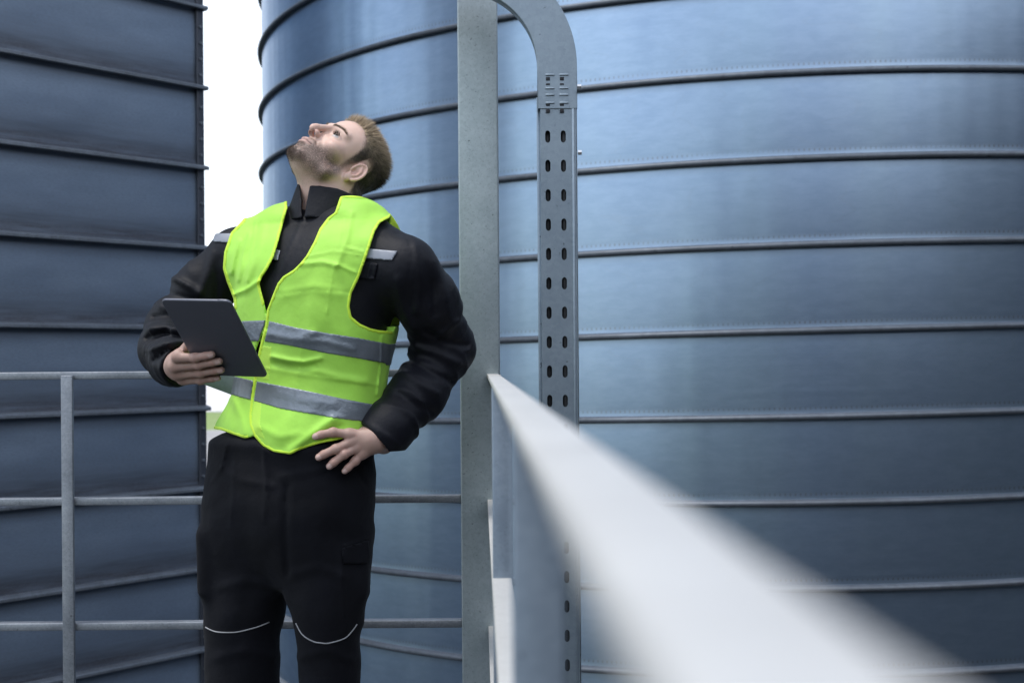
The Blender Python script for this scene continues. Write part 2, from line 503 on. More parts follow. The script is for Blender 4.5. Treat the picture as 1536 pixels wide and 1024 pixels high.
def sheet(name, x0, x1, y0, y1, z, mat):
    n = 24; V, F = [], []
    for j in range(n + 1):
        for i in range(n + 1): V.append((x0 + (x1 - x0) * i / n, y0 + (y1 - y0) * j / n, z))
    for j in range(n):
        for i in range(n): a = j * (n + 1) + i; F.append((a, a + 1, a + n + 2, a + n + 1))
    o = mesh_obj(name, V, np.array(F), mat); tag(o, kind='structure'); return o
sheet('ground', -4000, 4000, -1500, 6000, GZ, M_GRASS)
sheet('yard', -90, 90, -60, 60, GZ + .02, M_YARD)
sheet('dirt_track', -400, 300, 96, 150, GZ + .03, M_EARTH)
sheet('gravel_lot', -700, 500, 205, 620, GZ + .04, M_GRAVEL)
# ================================================================== walkway deck: bearing-bar grating
mb = MB()
for x in np.arange(-2.35, .16, .06): mb.box((x, .55, -.016), (.003, 3.06, .015))
for y in np.arange(-2.4, 3.6, .12): mb.box((-1.1, y, -.012), (1.28, .004, .006))
for x in (-2.40, .185): mb.box((x, .55, -.07), (.02, 3.12, .075))
for y in (-2.55, .5, 3.63): mb.box((-1.1, y, -.11), (1.27, .02, .06))
o = mb.build('walkway', M_DECK); tag(o, kind='structure')
# ================================================================== tall corner post
PY = 3.56
pl, pr = W(686, 0, PY)[0], W(747, 0, PY)[0]
pcx = (W(690, 512, PY)[0] + W(749.5, 512, PY)[0]) / 2
root = empty('corner_post', (pcx, PY + .05, 0)); tag(root, 'tall square galvanised steel post standing behind the man at the railing corner', 'post')
mb = MB(); mb.box((pcx, PY + .05, 1.9), (.0500, .0500, 1.9)); mb.build('shaft', M_POST, root, bevel=.005, seg=3)
mb = MB(); mb.box((pcx, PY + .05, .006), (.09, .09, .006)); mb.build('base_plate', M_POST, root, bevel=.002)
# ================================================================== handrail running towards the camera on the right
RD = _n([-.023, 1.0, 0]); RX = np.array([RD[1], -RD[0], 0]); A_R = [RX, RD, np.array([0, 0, 1.0])]
rail_x = lambda y: .0331 - .0230 * y
zt = CZ - .0335
root = empty('handrail', (rail_x(2.3), 2.3, 0)); tag(root, 'pale galvanised flat-topped handrail running from the corner post towards the camera, blurred in the foreground', 'handrail')
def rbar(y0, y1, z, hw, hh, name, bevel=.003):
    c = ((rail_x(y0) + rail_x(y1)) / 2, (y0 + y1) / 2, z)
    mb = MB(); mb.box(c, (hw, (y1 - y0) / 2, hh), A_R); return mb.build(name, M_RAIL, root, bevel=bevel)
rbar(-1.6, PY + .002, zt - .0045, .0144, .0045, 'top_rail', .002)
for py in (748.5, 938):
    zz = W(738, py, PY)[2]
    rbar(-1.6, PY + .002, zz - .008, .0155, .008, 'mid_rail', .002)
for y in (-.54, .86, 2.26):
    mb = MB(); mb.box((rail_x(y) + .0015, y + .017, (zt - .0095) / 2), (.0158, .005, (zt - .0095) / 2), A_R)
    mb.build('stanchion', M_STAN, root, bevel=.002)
mb = MB(); y = 3.13
mb.box((rail_x(y), y, zt + .0004), (.0146, .004, .0009), A_R); mb.build('weld_bead', M_RAIL, root, bevel=.0008)
# ================================================================== guard rail behind the man
GY = 3.60
root = empty('guard_rail', (-1.0, GY, 0)); tag(root, 'thin grey galvanised guard rail with three bars crossing behind the man to the left', 'railing')
gx1 = pcx - .0505
for (py0, py1) in ((563.5, 557.5), (751.5, 745), (938, 932)):
    z0 = W(0, py0, GY)[2]
    mb = MB(); mb.box(((gx1 - 2.40) / 2, GY, z0 - .001), ((gx1 + 2.40) / 2, .017, .0095)); mb.build('bar', M_GUARD, root, bevel=.002)
gz = W(100, 558, GY)[2]
for xx in (W(103, 700, GY - .019)[0], -2.38):
    mb = MB(); mb.box((xx, GY - .0245, gz / 2 - .004), (.0145, .007, gz / 2 - .004)); mb.build('stanchion', M_GUARD, root, bevel=.002)
    mb = MB(); mb.box((xx, GY - .02, .005), (.05, .04, .005)); mb.build('base_plate', M_GUARD, root, bevel=.002)
# ================================================================== perforated cable tray with a bend at the top
TY = 3.36
tx0, tx1 = W(813.5, 512, TY)[0], W(866, 512, TY)[0]
tz_join = W(835, 163, TY)[2]; tz_top = W(835, 100, TY)[2]
root = empty('cable_tray', ((tx0 + tx1) / 2, TY, 0)); tag(root, 'perforated galvanised cable tray rising beside the post and bending over it at the top', 'cable tray')
wt = tx1 - tx0
def slotted(z0, z1, slots):
    """flat web with real slots: grid of quads with holes, thickness from solidify"""
    V, F = [], []
    cols = [0, .13, .275, .575, .72, 1.0]
    xs = [tx0 + wt * c for c in cols]
    rows = [z0]
    for zc in slots: rows += [zc - .0145, zc + .0145]
    rows.append(z1)
    for z in rows:
        for x in xs: V.append((x, TY, z))
    m = len(xs)
    for j in range(len(rows) - 1):
        for i in range(m - 1):
            if j % 2 == 1 and i in (1, 3): continue
            F.append((j * m + i, j * m + i + 1, (j + 1) * m + i + 1, (j + 1) * m + i))
    # rounded slot ends: small corner triangles
    r = .145 * wt / 2
    for zc in slots:
        for i in (1, 3):
            xa, xb = xs[i], xs[i + 1]
            for (xc, sx) in ((xa, 1), (xb, -1)):
                for (zz, sz) in ((zc - .0145, 1), (zc + .0145, -1)):
                    b = len(V); V.extend([(xc, TY, zz), (xc + sx * r * .8, TY, zz), (xc, TY, zz + sz * r * 1.1), (xc + sx * r * .28, TY, zz + sz * r * .36)])
                    F.append((b, b + 1, b + 3)); F.append((b, b + 3, b + 2))
    return V, F
sp = (W(835, 337, TY)[2] - W(835, 557, TY)[2]) / 5.0
zs0 = W(835, 205, TY)[2]
slots = [zs0 - i * sp for i in range(0, 30) if zs0 - i * sp > .12]
slots = sorted(slots)
V, F = slotted(.05, tz_join + .035, slots)
o = mesh_obj('tray_web', V, F, M_TRAY, root, smooth=False)
sm = o.modifiers.new('thickness', 'SOLIDIFY'); sm.thickness = .0016; sm.offset = 0
FLW = .045
mb = MB()
mb.box((tx0 + .0008, TY + FLW / 2 + .0012, (.05 + tz_join) / 2 + .017), (.0008, FLW / 2, (tz_join + .035 - .05) / 2))
mb.box((tx1 + .003, TY + FLW / 2 + .0012, (.05 + tz_join) / 2 + .017), (.0008, FLW / 2, (tz_join + .035 - .05) / 2))
mb.box((tx1 - .006, TY - .0018, (.05 + tz_join) / 2 + .017), (.0028, .0016, (tz_join + .035 - .05) / 2))
mb.box((tx0 - .0042, TY + FLW, (.05 + tz_join) / 2 + .017), (.0040, .0008, (tz_join + .035 - .05) / 2))
mb.build('side_flange', M_TRAY, root, bevel=.0007)
M_CABLE = simple('cable_sheath', (.012, .012, .014), .5)
for fx in (.2, .42, .68, .86):
    cm = MB(); xc = tx0 + wt * fx
    cm.tube([(xc, TY + .018 + .004 * math.sin(9 * fx), zz) for zz in np.linspace(.06, tz_join + .02, 12)], .0115, 10); cm.build('cable', M_CABLE, root, smooth=True)
# bend: web is a flat quarter ring in the same plane, flanges follow both radii
ri = .186; ro = ri + (W(865, 100, TY)[0] - W(807, 100, TY)[0])
bx = W(807, 100, TY)[0] - ri
V, F = [], []; n = 26
bw = TY - .0032
for i in range(n + 1):
    a = math.radians(92) * i / n
    for rr in (ri, ro): V.append((bx + rr * math.cos(a), bw, tz_top + rr * math.sin(a)))
for i in range(n): F.append((2 * i, 2 * i + 1, 2 * i + 3, 2 * i + 2))
b = len(V)     # straight piece down to the joint and straight piece leftwards over the post
V += [(bx + ri, bw, tz_join), (bx + ro, bw, tz_join)]; F.append((b, b + 1, 1, 0))
aE = math.radians(92); cE, sE = math.cos(aE), math.sin(aE)
b = len(V); V += [(bx + ri * cE - 1.9, bw, tz_top + ri * sE), (bx + ro * cE - 1.9, bw, tz_top + ro * sE)]; F.append((2 * n, 2 * n + 1, b + 1, b))
o = mesh_obj('bend_web', V, F, M_TRAY, root, smooth=False)
sm = o.modifiers.new('thickness', 'SOLIDIFY'); sm.thickness = .0016; sm.offset = 0
for nm, rr, lip in (('bend_flange', ri, 1), ('bend_flange', ro, -1)):
    V, F = [], []
    pts = [(bx + rr, tz_join)] + [(bx + rr * math.cos(math.radians(92) * i / n), tz_top + rr * math.sin(math.radians(92) * i / n)) for i in range(n + 1)]
    pts.append((bx + rr * cE - 1.9, tz_top + rr * sE))
    for x, z in pts: V += [(x, bw + .002 * 0, z), (x, bw + .046, z)]
    for i in range(len(pts) - 1): F.append((2 * i, 2 * i + 1, 2 * i + 3, 2 * i + 2))
    o = mesh_obj(nm, V, F, M_TRAY, root); sm = o.modifiers.new('thickness', 'SOLIDIFY'); sm.thickness = .0018; sm.offset = 0
    if rr == ri: o['label'] = 'shiny inner flange of the bend'
# coupling: small louvres on the overlap, dark blocks painted as slot shade, two bolts
for zpx in (113, 133, 143, 155):
    z = W(835, zpx, TY)[2]
    for xpx in (825, 846):
        mb = MB(); x = W(xpx, zpx, TY)[0]; mb.box((x, bw - .0018, z), (.0105, .0016, .0022))
        mb.build('louvre', M_TRAY, root, bevel=.001)
M_HOLE = simple('hole_shadow', (.03, .03, .035), .9)
for zpx in (119, 127, 157, 167):
    z = W(835, zpx, TY)[2]
    for xpx in (822, 843):
        mb = MB(); x = W(xpx, zpx, TY)[0]; mb.box((x, bw - .0010, z), (.0048, .0010, .0042 if zpx != 127 else .002)); mb.build('slot', M_HOLE, root, bevel=.0015)
for zpx in (133, 231):
    z = W(868, zpx, TY)[2]; x = tx1 + .004
    mb = MB(); mb.tube([(x, TY - .022, z), (x + .009, TY - .022, z)], .006, 6); mb.build('bolt', M_BOLT, root)

place_silo(silo0, (-6.9, 10.9, -6.0), 'added unseen silo behind the dark panelled silo, toning down reflections')  # unseen copy, added so the big silo's left side reflects less sky
hall = empty('added_dark_hall', (7.5, -14, GZ)); tag(hall, 'added unseen dark L-shaped hall behind the camera, darkening silo reflections', 'reflection blocker')  # unseen dark mass, added so the big silo's right side reflects dark
M_CLAD = simple('dark_cladding', (.022, .028, .038), .5, .2, .2, 2)
def clad(x0, y0, x1, y1, z0, z1):
    n = max(2, int(math.hypot(x1 - x0, y1 - y0) / .15)); d_ = _n([x1 - x0, y1 - y0]); nn_ = np.array([d_[1], -d_[0]]); V, F = [], []
    for i in range(n + 1):
        o_ = .018 if i % 2 else -.018
        for z in (z0, z1): V.append((x0 + (x1 - x0) * i / n + nn_[0] * o_, y0 + (y1 - y0) * i / n + nn_[1] * o_, z))
    for i in range(n): F.append((2 * i, 2 * i + 2, 2 * i + 3, 2 * i + 1))
    return V, F
mb = MB()
HX0, HX1, HY0, HY1, HZ = -3.0, 17.0, -19.0, -9.0, 4.6
for a in ((HX0, HY1, HX1, HY1), (HX1, HY1, HX1, HY0), (HX1, HY0, HX0, HY0), (HX0, HY0, HX0, HY1)): mb.add(*clad(*a, GZ, HZ))
WX = 8.6
for a in ((WX, 14.0, WX, HY1), (HX1, HY1, HX1, 14.0), (HX1, 14.0, WX, 14.0)): mb.add(*clad(*a, GZ, HZ + .6))
mb.build('wall', M_CLAD, hall)
mb = MB(); mb.box(((WX + HX1) / 2, (HY1 + 14.0) / 2, HZ + .8), ((HX1 - WX) / 2 + .3, (14.0 - HY1) / 2 - .35, .1)); mb.build('roof', M_CLAD, hall, bevel=.02)
mb = MB(); mb.box(((HX0 + HX1) / 2, (HY0 + HY1) / 2, HZ + .1), ((HX1 - HX0) / 2 + .3, (HY1 - HY0) / 2 + .3, .1)); mb.build('roof', M_CLAD, hall, bevel=.02)
# ================================================================== the man: measuring and clothing volumes
D0 = 3.25
YAW = math.radians(33); CY_, SY_ = math.cos(YAW), math.sin(YAW)
E1 = np.array([CY_, -SY_, 0]); E2 = np.array([-SY_, -CY_, 0])      # his left, his front
w = lambda x, y, dy=0.0: W(x, y, D0 + dy)

def table(rows, b_ratio, shrink=0.0, dys=None):
    rows = sorted(rows, key=lambda r: -r[0])
    kk = math.sqrt(CY_ ** 2 + (b_ratio * SY_) ** 2)
    z, cx, a, cy = [], [], [], []
    for i, r in enumerate(rows):
        py, L, R = r[:3]; dy = r[3] if len(r) > 3 else 0.0
        l_, r_ = w(L + shrink, py, dy), w(R - shrink, py, dy)
        z.append((l_[2] + r_[2]) / 2); cx.append((l_[0] + r_[0]) / 2); a.append((r_[0] - l_[0]) / 2 / kk); cy.append(D0 + dy)
    P = np.array(spline(np.stack([z, cx, cy, a], 1), 8))
    o = np.argsort(P[:, 0]); P = P[o]
    return P, b_ratio
def stack(p, T, pw=2.25, yaw=True):
    P, br = T
    z = p[:, 2]; cx = np.interp(z, P[:, 0], P[:, 1]); cy = np.interp(z, P[:, 0], P[:, 2]); a = np.interp(z, P[:, 0], P[:, 3])
    dx, dy = p[:, 0] - cx, p[:, 1] - cy
    u = dx * CY_ - dy * SY_; v = -dx * SY_ - dy * CY_
    b = a * br
    r = ((np.abs(u) / a) ** pw + (np.abs(v) / b) ** pw) ** (1 / pw)
    d = (r - 1) * np.minimum(a, b) * 1.08
    return smax(d, np.maximum(z - P[-1, 0], P[0, 0] - z), .03)
T_TORSO = table([(338, 420, 556, .03), (362, 374, 586, .025), (400, 350, 598, .015), (450, 352, 599, .005), (500, 356, 592), (545, 357, 583), (590, 349, 576), (627, 338, 566), (665, 336, 558), (700, 338, 552)], .70, 9)
def uv_body(p):
    P = T_TORSO[0]
    dx = p[:, 0] - np.interp(p[:, 2], P[:, 0], P[:, 1]); dy = p[:, 1] - np.interp(p[:, 2], P[:, 0], P[:, 2])
    return dx * CY_ - dy * SY_, -dx * SY_ - dy * CY_
SL, SRJ = w(608, 404, -.10), w(358, 385, .11)
NBL, NBR = w(528, 358, -.015), w(446, 360, .055)
NBC = w(490, 356, .02)
def shoulders(p):
    d = capsule(p, NBL, SL, .070, .069)
    d = smin(d, capsule(p, NBR, SRJ, .066, .065), .05)
    return smin(d, capsule(p, NBL, NBR, .070, .066), .04)
def torso(p): return smin(stack(p, T_TORSO), shoulders(p), .07)

def folds(p, lines, dmax=.9):
    """sculpted creases: each (pixel polyline, height m, half width px)"""
    q = to_px(p); s = np.zeros(len(p))
    for pts, amp, wd in lines:
        s += amp * np.exp(-(line_d(q, pts) / wd) ** 2)
    return s
# ------------------------------------------------------------------ arms of the jacket
LA = [SL, w(641, 456, -.05), w(667, 522, .035), w(628, 590, -.045), w(584, 640, -.11), w(552, 676, -.15)]
LR = [.069, .070, .0640, .0590, .0525, .0470]
RA = [SRJ, w(307, 433, .115), w(262, 490, .085), w(250, 523, -.02), w(262, 540, -.11), w(290, 556, -.21)]
RR = [.065, .064, .0600, .0560, .0500, .0450]
LCUT = (w(565, 661, -.132), _n(np.array([-.72, -.22, -.66]))); 
RCUT = (w(267, 546, -.150), _n(np.array([.72, -.62, -.20])))
L_FOLDS = [([(623, 369), (630, 418), (625, 467)], .006, 5), ([(652, 392), (668, 440), (676, 480)], .005, 7), ([(659, 505), (688, 482)], .007, 5),
           ([(640, 497), (668, 512), (700, 518)], -.006, 5), ([(622, 520), (650, 528), (690, 545)], .007, 6), ([(616, 540), (640, 556), (676, 572)], -.006, 5),
           ([(610, 560), (632, 575), (655, 590)], .006, 6), ([(640, 400), (650, 440), (652, 470)], -.005, 5), ([(600, 590), (620, 606), (650, 618)], -.004, 5),
           ([(596, 420), (604, 460), (618, 492)], .006, 6), ([(585, 440), (592, 470), (606, 498)], -.006, 5), ([(560, 640), (582, 655), (600, 668)], .003, 4)]
R_FOLDS = [([(262, 418), (282, 428), (300, 440)], .007, 5), ([(250, 440), (275, 446), (300, 452)], -.006, 5), ([(240, 458), (262, 462), (290, 470)], .008, 6),
           ([(232, 476), (256, 474), (280, 482)], -.008, 5), ([(224, 492), (250, 488), (276, 496)], .009, 6), ([(222, 508), (246, 502), (272, 506)], -.008, 5),
           ([(226, 524), (248, 514), (270, 514)], .008, 5), ([(232, 540), (246, 528), (264, 520)], -.006, 4), ([(242, 552), (250, 538), (262, 528)], .005, 4),
           ([(318, 380), (312, 410), (300, 440)], .005, 6), ([(330, 390), (326, 430), (322, 470)], -.005, 6)]
def along(p, pts):
    best = np.full(len(p), 1e9); s = np.zeros(len(p)); L = 0.0
    for i in range(len(pts) - 1):
        a, b = pts[i].astype(F32), pts[i + 1].astype(F32); e = b - a; n = float(np.linalg.norm(e))
        t = np.clip(((p - a) @ e) / (n * n), 0, 1); d = np.linalg.norm(p - a - t[:, None] * e, axis=1)
        m = d < best; best[m] = d[m]; s[m] = L + t[m] * n; L += n
    return s
def wrinkles(q, A, seed):
    s = along(q, A); el = float(sum(np.linalg.norm(A[i + 1] - A[i]) for i in range(2)))
    ph = 2 * math.pi * s / .043 + 2.2 * sines(q, seed + 7, 22) + 1.0 * sines(q, seed + 8, 48)
    r = (1 - np.abs(np.sin(ph / 2))) ** 1.6
    w_ = np.exp(-((s - el) / .085) ** 2) + .75 * np.exp(-((s - el - .20) / .07) ** 2) + .25
    return (r - .35) * w_ * np.clip(.55 + .9 * sines(q, seed + 9, 30), 0, 1.3)
def sleeve(p, A, R, cut, lines, seed):
    d = chain(p, A, R, .035)
    m = d < .06
    if m.any():
        q = p[m]
        d[m] -= 1.15 * folds(q, lines) + .0064 * wrinkles(q, A, seed) + .0022 * sines(q, seed, 40) + .0005 * sines(q, seed + 1, 110)
    pl = (p - cut[0].astype(F32)) @ cut[1].astype(F32)
    core = chain(p, A[-3:], [r - .009 for r in R[-3:]], .02)
    core = np.maximum(core, -(pl + .028))
    near = np.linalg.norm(p - cut[0].astype(F32), axis=1)
    d = smax(d, np.where(near < .16, pl, -1), .006)
    return np.maximum(d, -core)
def arms(p):
    return np.minimum(sleeve(p, LA, LR, LCUT, L_FOLDS, 3), sleeve(p, RA, RR, RCUT, R_FOLDS, 5))
J_FOLDS = [([(455, 328), (430, 385), (406, 455)], .0025, 3), ([(596, 350), (610, 356), (621, 372), (612, 420), (606, 462)], -.003, 2.2), ([(556, 393), (552, 418), (567, 419), (570, 396)], .002, 2)]
def jacket(p):
    t = torso(p)
    t = t - .002 * sines(p, 21, 40)
    m = np.abs(t) < .05
    if m.any(): t[m] -= folds(p[m], J_FOLDS)
    d = smin(t, arms(p), .022)
    return d
# ------------------------------------------------------------------ trousers
T_HIP = table([(646, 326, 550), (654, 317, 553), (662, 312, 556), (676, 316, 555), (691, 318, 553), (726, 315, 556), (760, 312, 553), (800, 322, 542), (840, 352, 512), (880, 395, 470)], .70, 1)
T_LR = table([(690, 330, 440, .03), (740, 316, 440, .045), (790, 309, 434, .05), (833, 307, 433, .05), (884, 308, 431, .05), (912, 308, 429, .05), (935, 308, 423, .05), (955, 309, 419, .05), (1014, 310, 418, .06), (1100, 313, 415, .06), (1200, 318, 412, .06), (1262, 316, 416, .06)], 1.0)
T_LL = table([(690, 425, 545, -.03), (740, 425, 550, -.04), (790, 432, 551, -.04), (833, 431, 552, -.05), (884, 432, 549, -.05), (912, 437, 547, -.05), (935, 443, 545, -.05), (955, 446, 540, -.05), (1014, 450, 540, -.03), (1100, 452, 538, -.02), (1200, 455, 535, -.02), (1262, 450, 540, -.02)], 1.0)
T_FOLDS = [([(520, 690), (470, 705), (420, 715)], .004, 6), ([(330, 700), (360, 720), (410, 728)], .004, 6), ([(430, 730), (428, 800), (432, 860)], -.006, 5),
           ([(395, 665), (400, 720), (396, 780)], .003, 4), ([(505, 690), (530, 700), (548, 725)], -.003, 3), ([(515, 820), (553, 808)], .004, 2), ([(505, 672), (520, 690), (546, 700)], .0035, 2), ([(340, 668), (333, 700), (318, 722)], .0035, 2), ([(512, 850), (513, 905), (519, 950)], .004, 1.8), ([(396, 668), (398, 730), (410, 770)], .003, 1.8),
           ([(440, 860), (480, 850), (520, 865)], .004, 7), ([(330, 880), (370, 870), (415, 880)], .004, 7), ([(450, 985), (490, 975), (530, 990)], .004, 7), ([(325, 985), (370, 975), (410, 985)], .004, 7),
           ([(512, 835), (516, 900), (522, 950)], .003, 4), ([(352, 690), (350, 740), (346, 790)], .002, 3)]
def trousers(p):
    d = smin(stack(p, T_HIP, 2.4), smin(stack(p, T_LR, 2.1), stack(p, T_LL, 2.1), .012), .06)
    # cargo pockets standing off the thighs
    d = smin(d, rbox(p, w(541, 840, -.03), (.016, .060, .075), .012), .03)
    d = smin(d, rbox(p, w(313, 840, .04), (.013, .060, .075), .012), .03)
    m = np.abs(d) < .05
    if m.any():
        q = p[m]
        d[m] -= folds(q, T_FOLDS) + .0030 * sines(q, 31, 38) + .0014 * sines(q, 32, 90)
    return d
# ------------------------------------------------------------------ vest outline as measured
LP = [(512, 292), (503, 319), (492, 327), (480, 343), (472, 362), (460, 384), (451, 395), (441, 405), (425, 415), (417, 425), (410, 442), (401, 466),
      (399, 484), (389, 526), (382, 564), (377, 596), (374, 623), (375, 638), (382, 654), (395, 669), (411, 677), (436, 681), (445, 676), (467, 668), (485, 663), (503, 660), (524, 655), (548, 648), (640, 640),
      (660, 500), (585, 497), (570, 496), (556, 493), (540, 486), (527, 475), (524, 460), (527, 440), (538, 417), (550, 384), (562, 347), (570, 334), (585, 326), (600, 296)]
RP = [(430, 292), (431, 312), (426, 329), (418, 360), (410, 386), (400, 405), (393, 415), (389, 425), (392, 438), (398, 460), (400, 475), (399, 484), (384, 526), (384, 564), (386, 620), (384, 650), (379, 655), (368, 657), (350, 651), (331, 644), (270, 635),
      (270, 470), (330, 466), (352, 461), (351, 448), (341, 423), (335, 403), (337, 378), (347, 349), (365, 330), (376, 296)]
V_FOLDS = [([(516, 330), (502, 395), (490, 470)], .0016, 1.6), ([(448, 388), (500, 377), (550, 384)], .0016, 1.8), ([(418, 441), (470, 434), (526, 438)], -.0014, 1.8), ([(384, 330), (376, 390), (368, 440)], .0016, 1.6), ([(400, 552), (480, 566), (575, 578)], .0014, 1.8), ([(455, 500), (445, 580), (440, 660)], .0015, 1.6), ([(409, 535), (431, 540), (456, 543), (481, 537)], .006, 3.5), ([(412, 545), (440, 551), (470, 549)], -.004, 5), ([(352, 441), (370, 434), (388, 421)], .005, 3), ([(451, 396), (484, 393), (505, 398)], .004, 3.5),
           ([(521, 372), (546, 378)], .0025, 2.5), ([(507, 397), (533, 409)], .0025, 2.5), ([(359, 360), (352, 385), (347, 410)], .005, 3), ([(374, 350), (366, 380), (358, 420)], .004, 3), ([(396, 340), (386, 380), (372, 420)], .0035, 5),
           ([(436, 676), (470, 650), (500, 628)], .007, 7), ([(455, 672), (480, 655), (512, 640)], -.005, 6), ([(420, 590), (460, 600), (500, 606)], .003, 8), ([(430, 440), (470, 430), (510, 440)], .003, 9), ([(573, 505), (572, 548), (566, 592)], .0032, 1.6),
           ([(528, 320), (520, 360), (505, 400)], .003, 4), ([(400, 500), (440, 508), (470, 500)], .003, 6), ([(350, 600), (362, 625), (366, 650)], .004, 5), ([(450, 510), (490, 512), (530, 524)], .003, 5),
           ([(470, 555), (510, 566), (550, 572)], .003, 5), ([(390, 640), (420, 655), (450, 650)], .003, 6)]
NECK0, NECK1 = w(488, 338, .03), w(495, 268, .055)
ZFL = (w(440, 585)[2], w(440, 665)[2])
def vbase(p):
    d = smin(stack(p, T_TORSO), shoulders(p), .06)
    m = np.abs(d) < .06
    if m.any():
        q = p[m]; f = folds(q, V_FOLDS)
        _, v = uv_body(q)
        zl = np.clip((ZFL[0] - q[:, 2]) / (ZFL[0] - ZFL[1]), 0, 1.2)
        d[m] -= .0155 * zl * zl * (3 - 2 * np.minimum(zl, 1))
        d[m] -= np.where(v > -.02, f, 0) + .0022 * sines(q, 41, 45) + .0008 * sines(q, 42, 120) + .0030 * np.maximum(0, sines(q * np.array([1, 1, .42]), 43, 75)) ** 1.5
    return d
PXM = FPX / D0
def tuck(p, d):
    """trousers stay under the vest wherever the vest hangs over them"""
    m = (d < .03) & (p[:, 2] > w(440, 700)[2])
    if m.any():
        q = to_px(p[m]); pd_ = np.minimum(poly_sd(q, LP), poly_sd(q, RP)) / PXM
        _, v = uv_body(p[m])
        d[m] = np.where((pd_ < .002) & (v > 0), np.maximum(d[m], vbase(p[m]) - .007), d[m])
    return d
def vest_cut(p, which='both'):
    """<0 where there is vest cloth; metres"""
    q = to_px(p); u, v = uv_body(p)
    lp, rp = poly_sd(q, LP) / PXM, poly_sd(q, RP) / PXM
    fr = lp if which == 'L' else rp if which == 'R' else np.minimum(lp, rp)
    z = p[:, 2]; zarm = w(490, 490)[2]; hem = w(440, 655)[2]
    bk = np.maximum(hem - z, np.where(z > zarm, np.abs(u) - .165, -1))
    ax = _n(NECK1 - NECK0); rel = p - NECK0.astype(F32); t = rel @ ax.astype(F32)
    rad = np.linalg.norm(rel - t[:, None] * ax.astype(F32), axis=1)
    bk = np.maximum(bk, .098 - rad)
    if which != 'both': bk = np.full(len(p), .05)
    return np.where(v > -.035, fr, bk), lp, rp, v
def shell(base, off, half, cutfn, depth=-.006):
    def f(p):
        d = base(p)
        r = np.maximum(d - off - half, depth - d)
        m = r < .05
        if m.any():
            c = cutfn(p[m]); r[m] = np.maximum(r[m], c)
        return r
    return f
def hitY(px, py, fn, y0=2.75, y1=3.75, n=500):
    Y = np.linspace(y0, y1, n); P = np.array([W(px, py, y) for y in Y], F32); d = fn(P)
    i = np.argmax(d < 0)
    if not (d < 0).any(): return None
    if i == 0: return Y[0]
    return Y[i - 1] + (Y[i] - Y[i - 1]) * d[i - 1] / max(d[i - 1] - d[i], 1e-9)
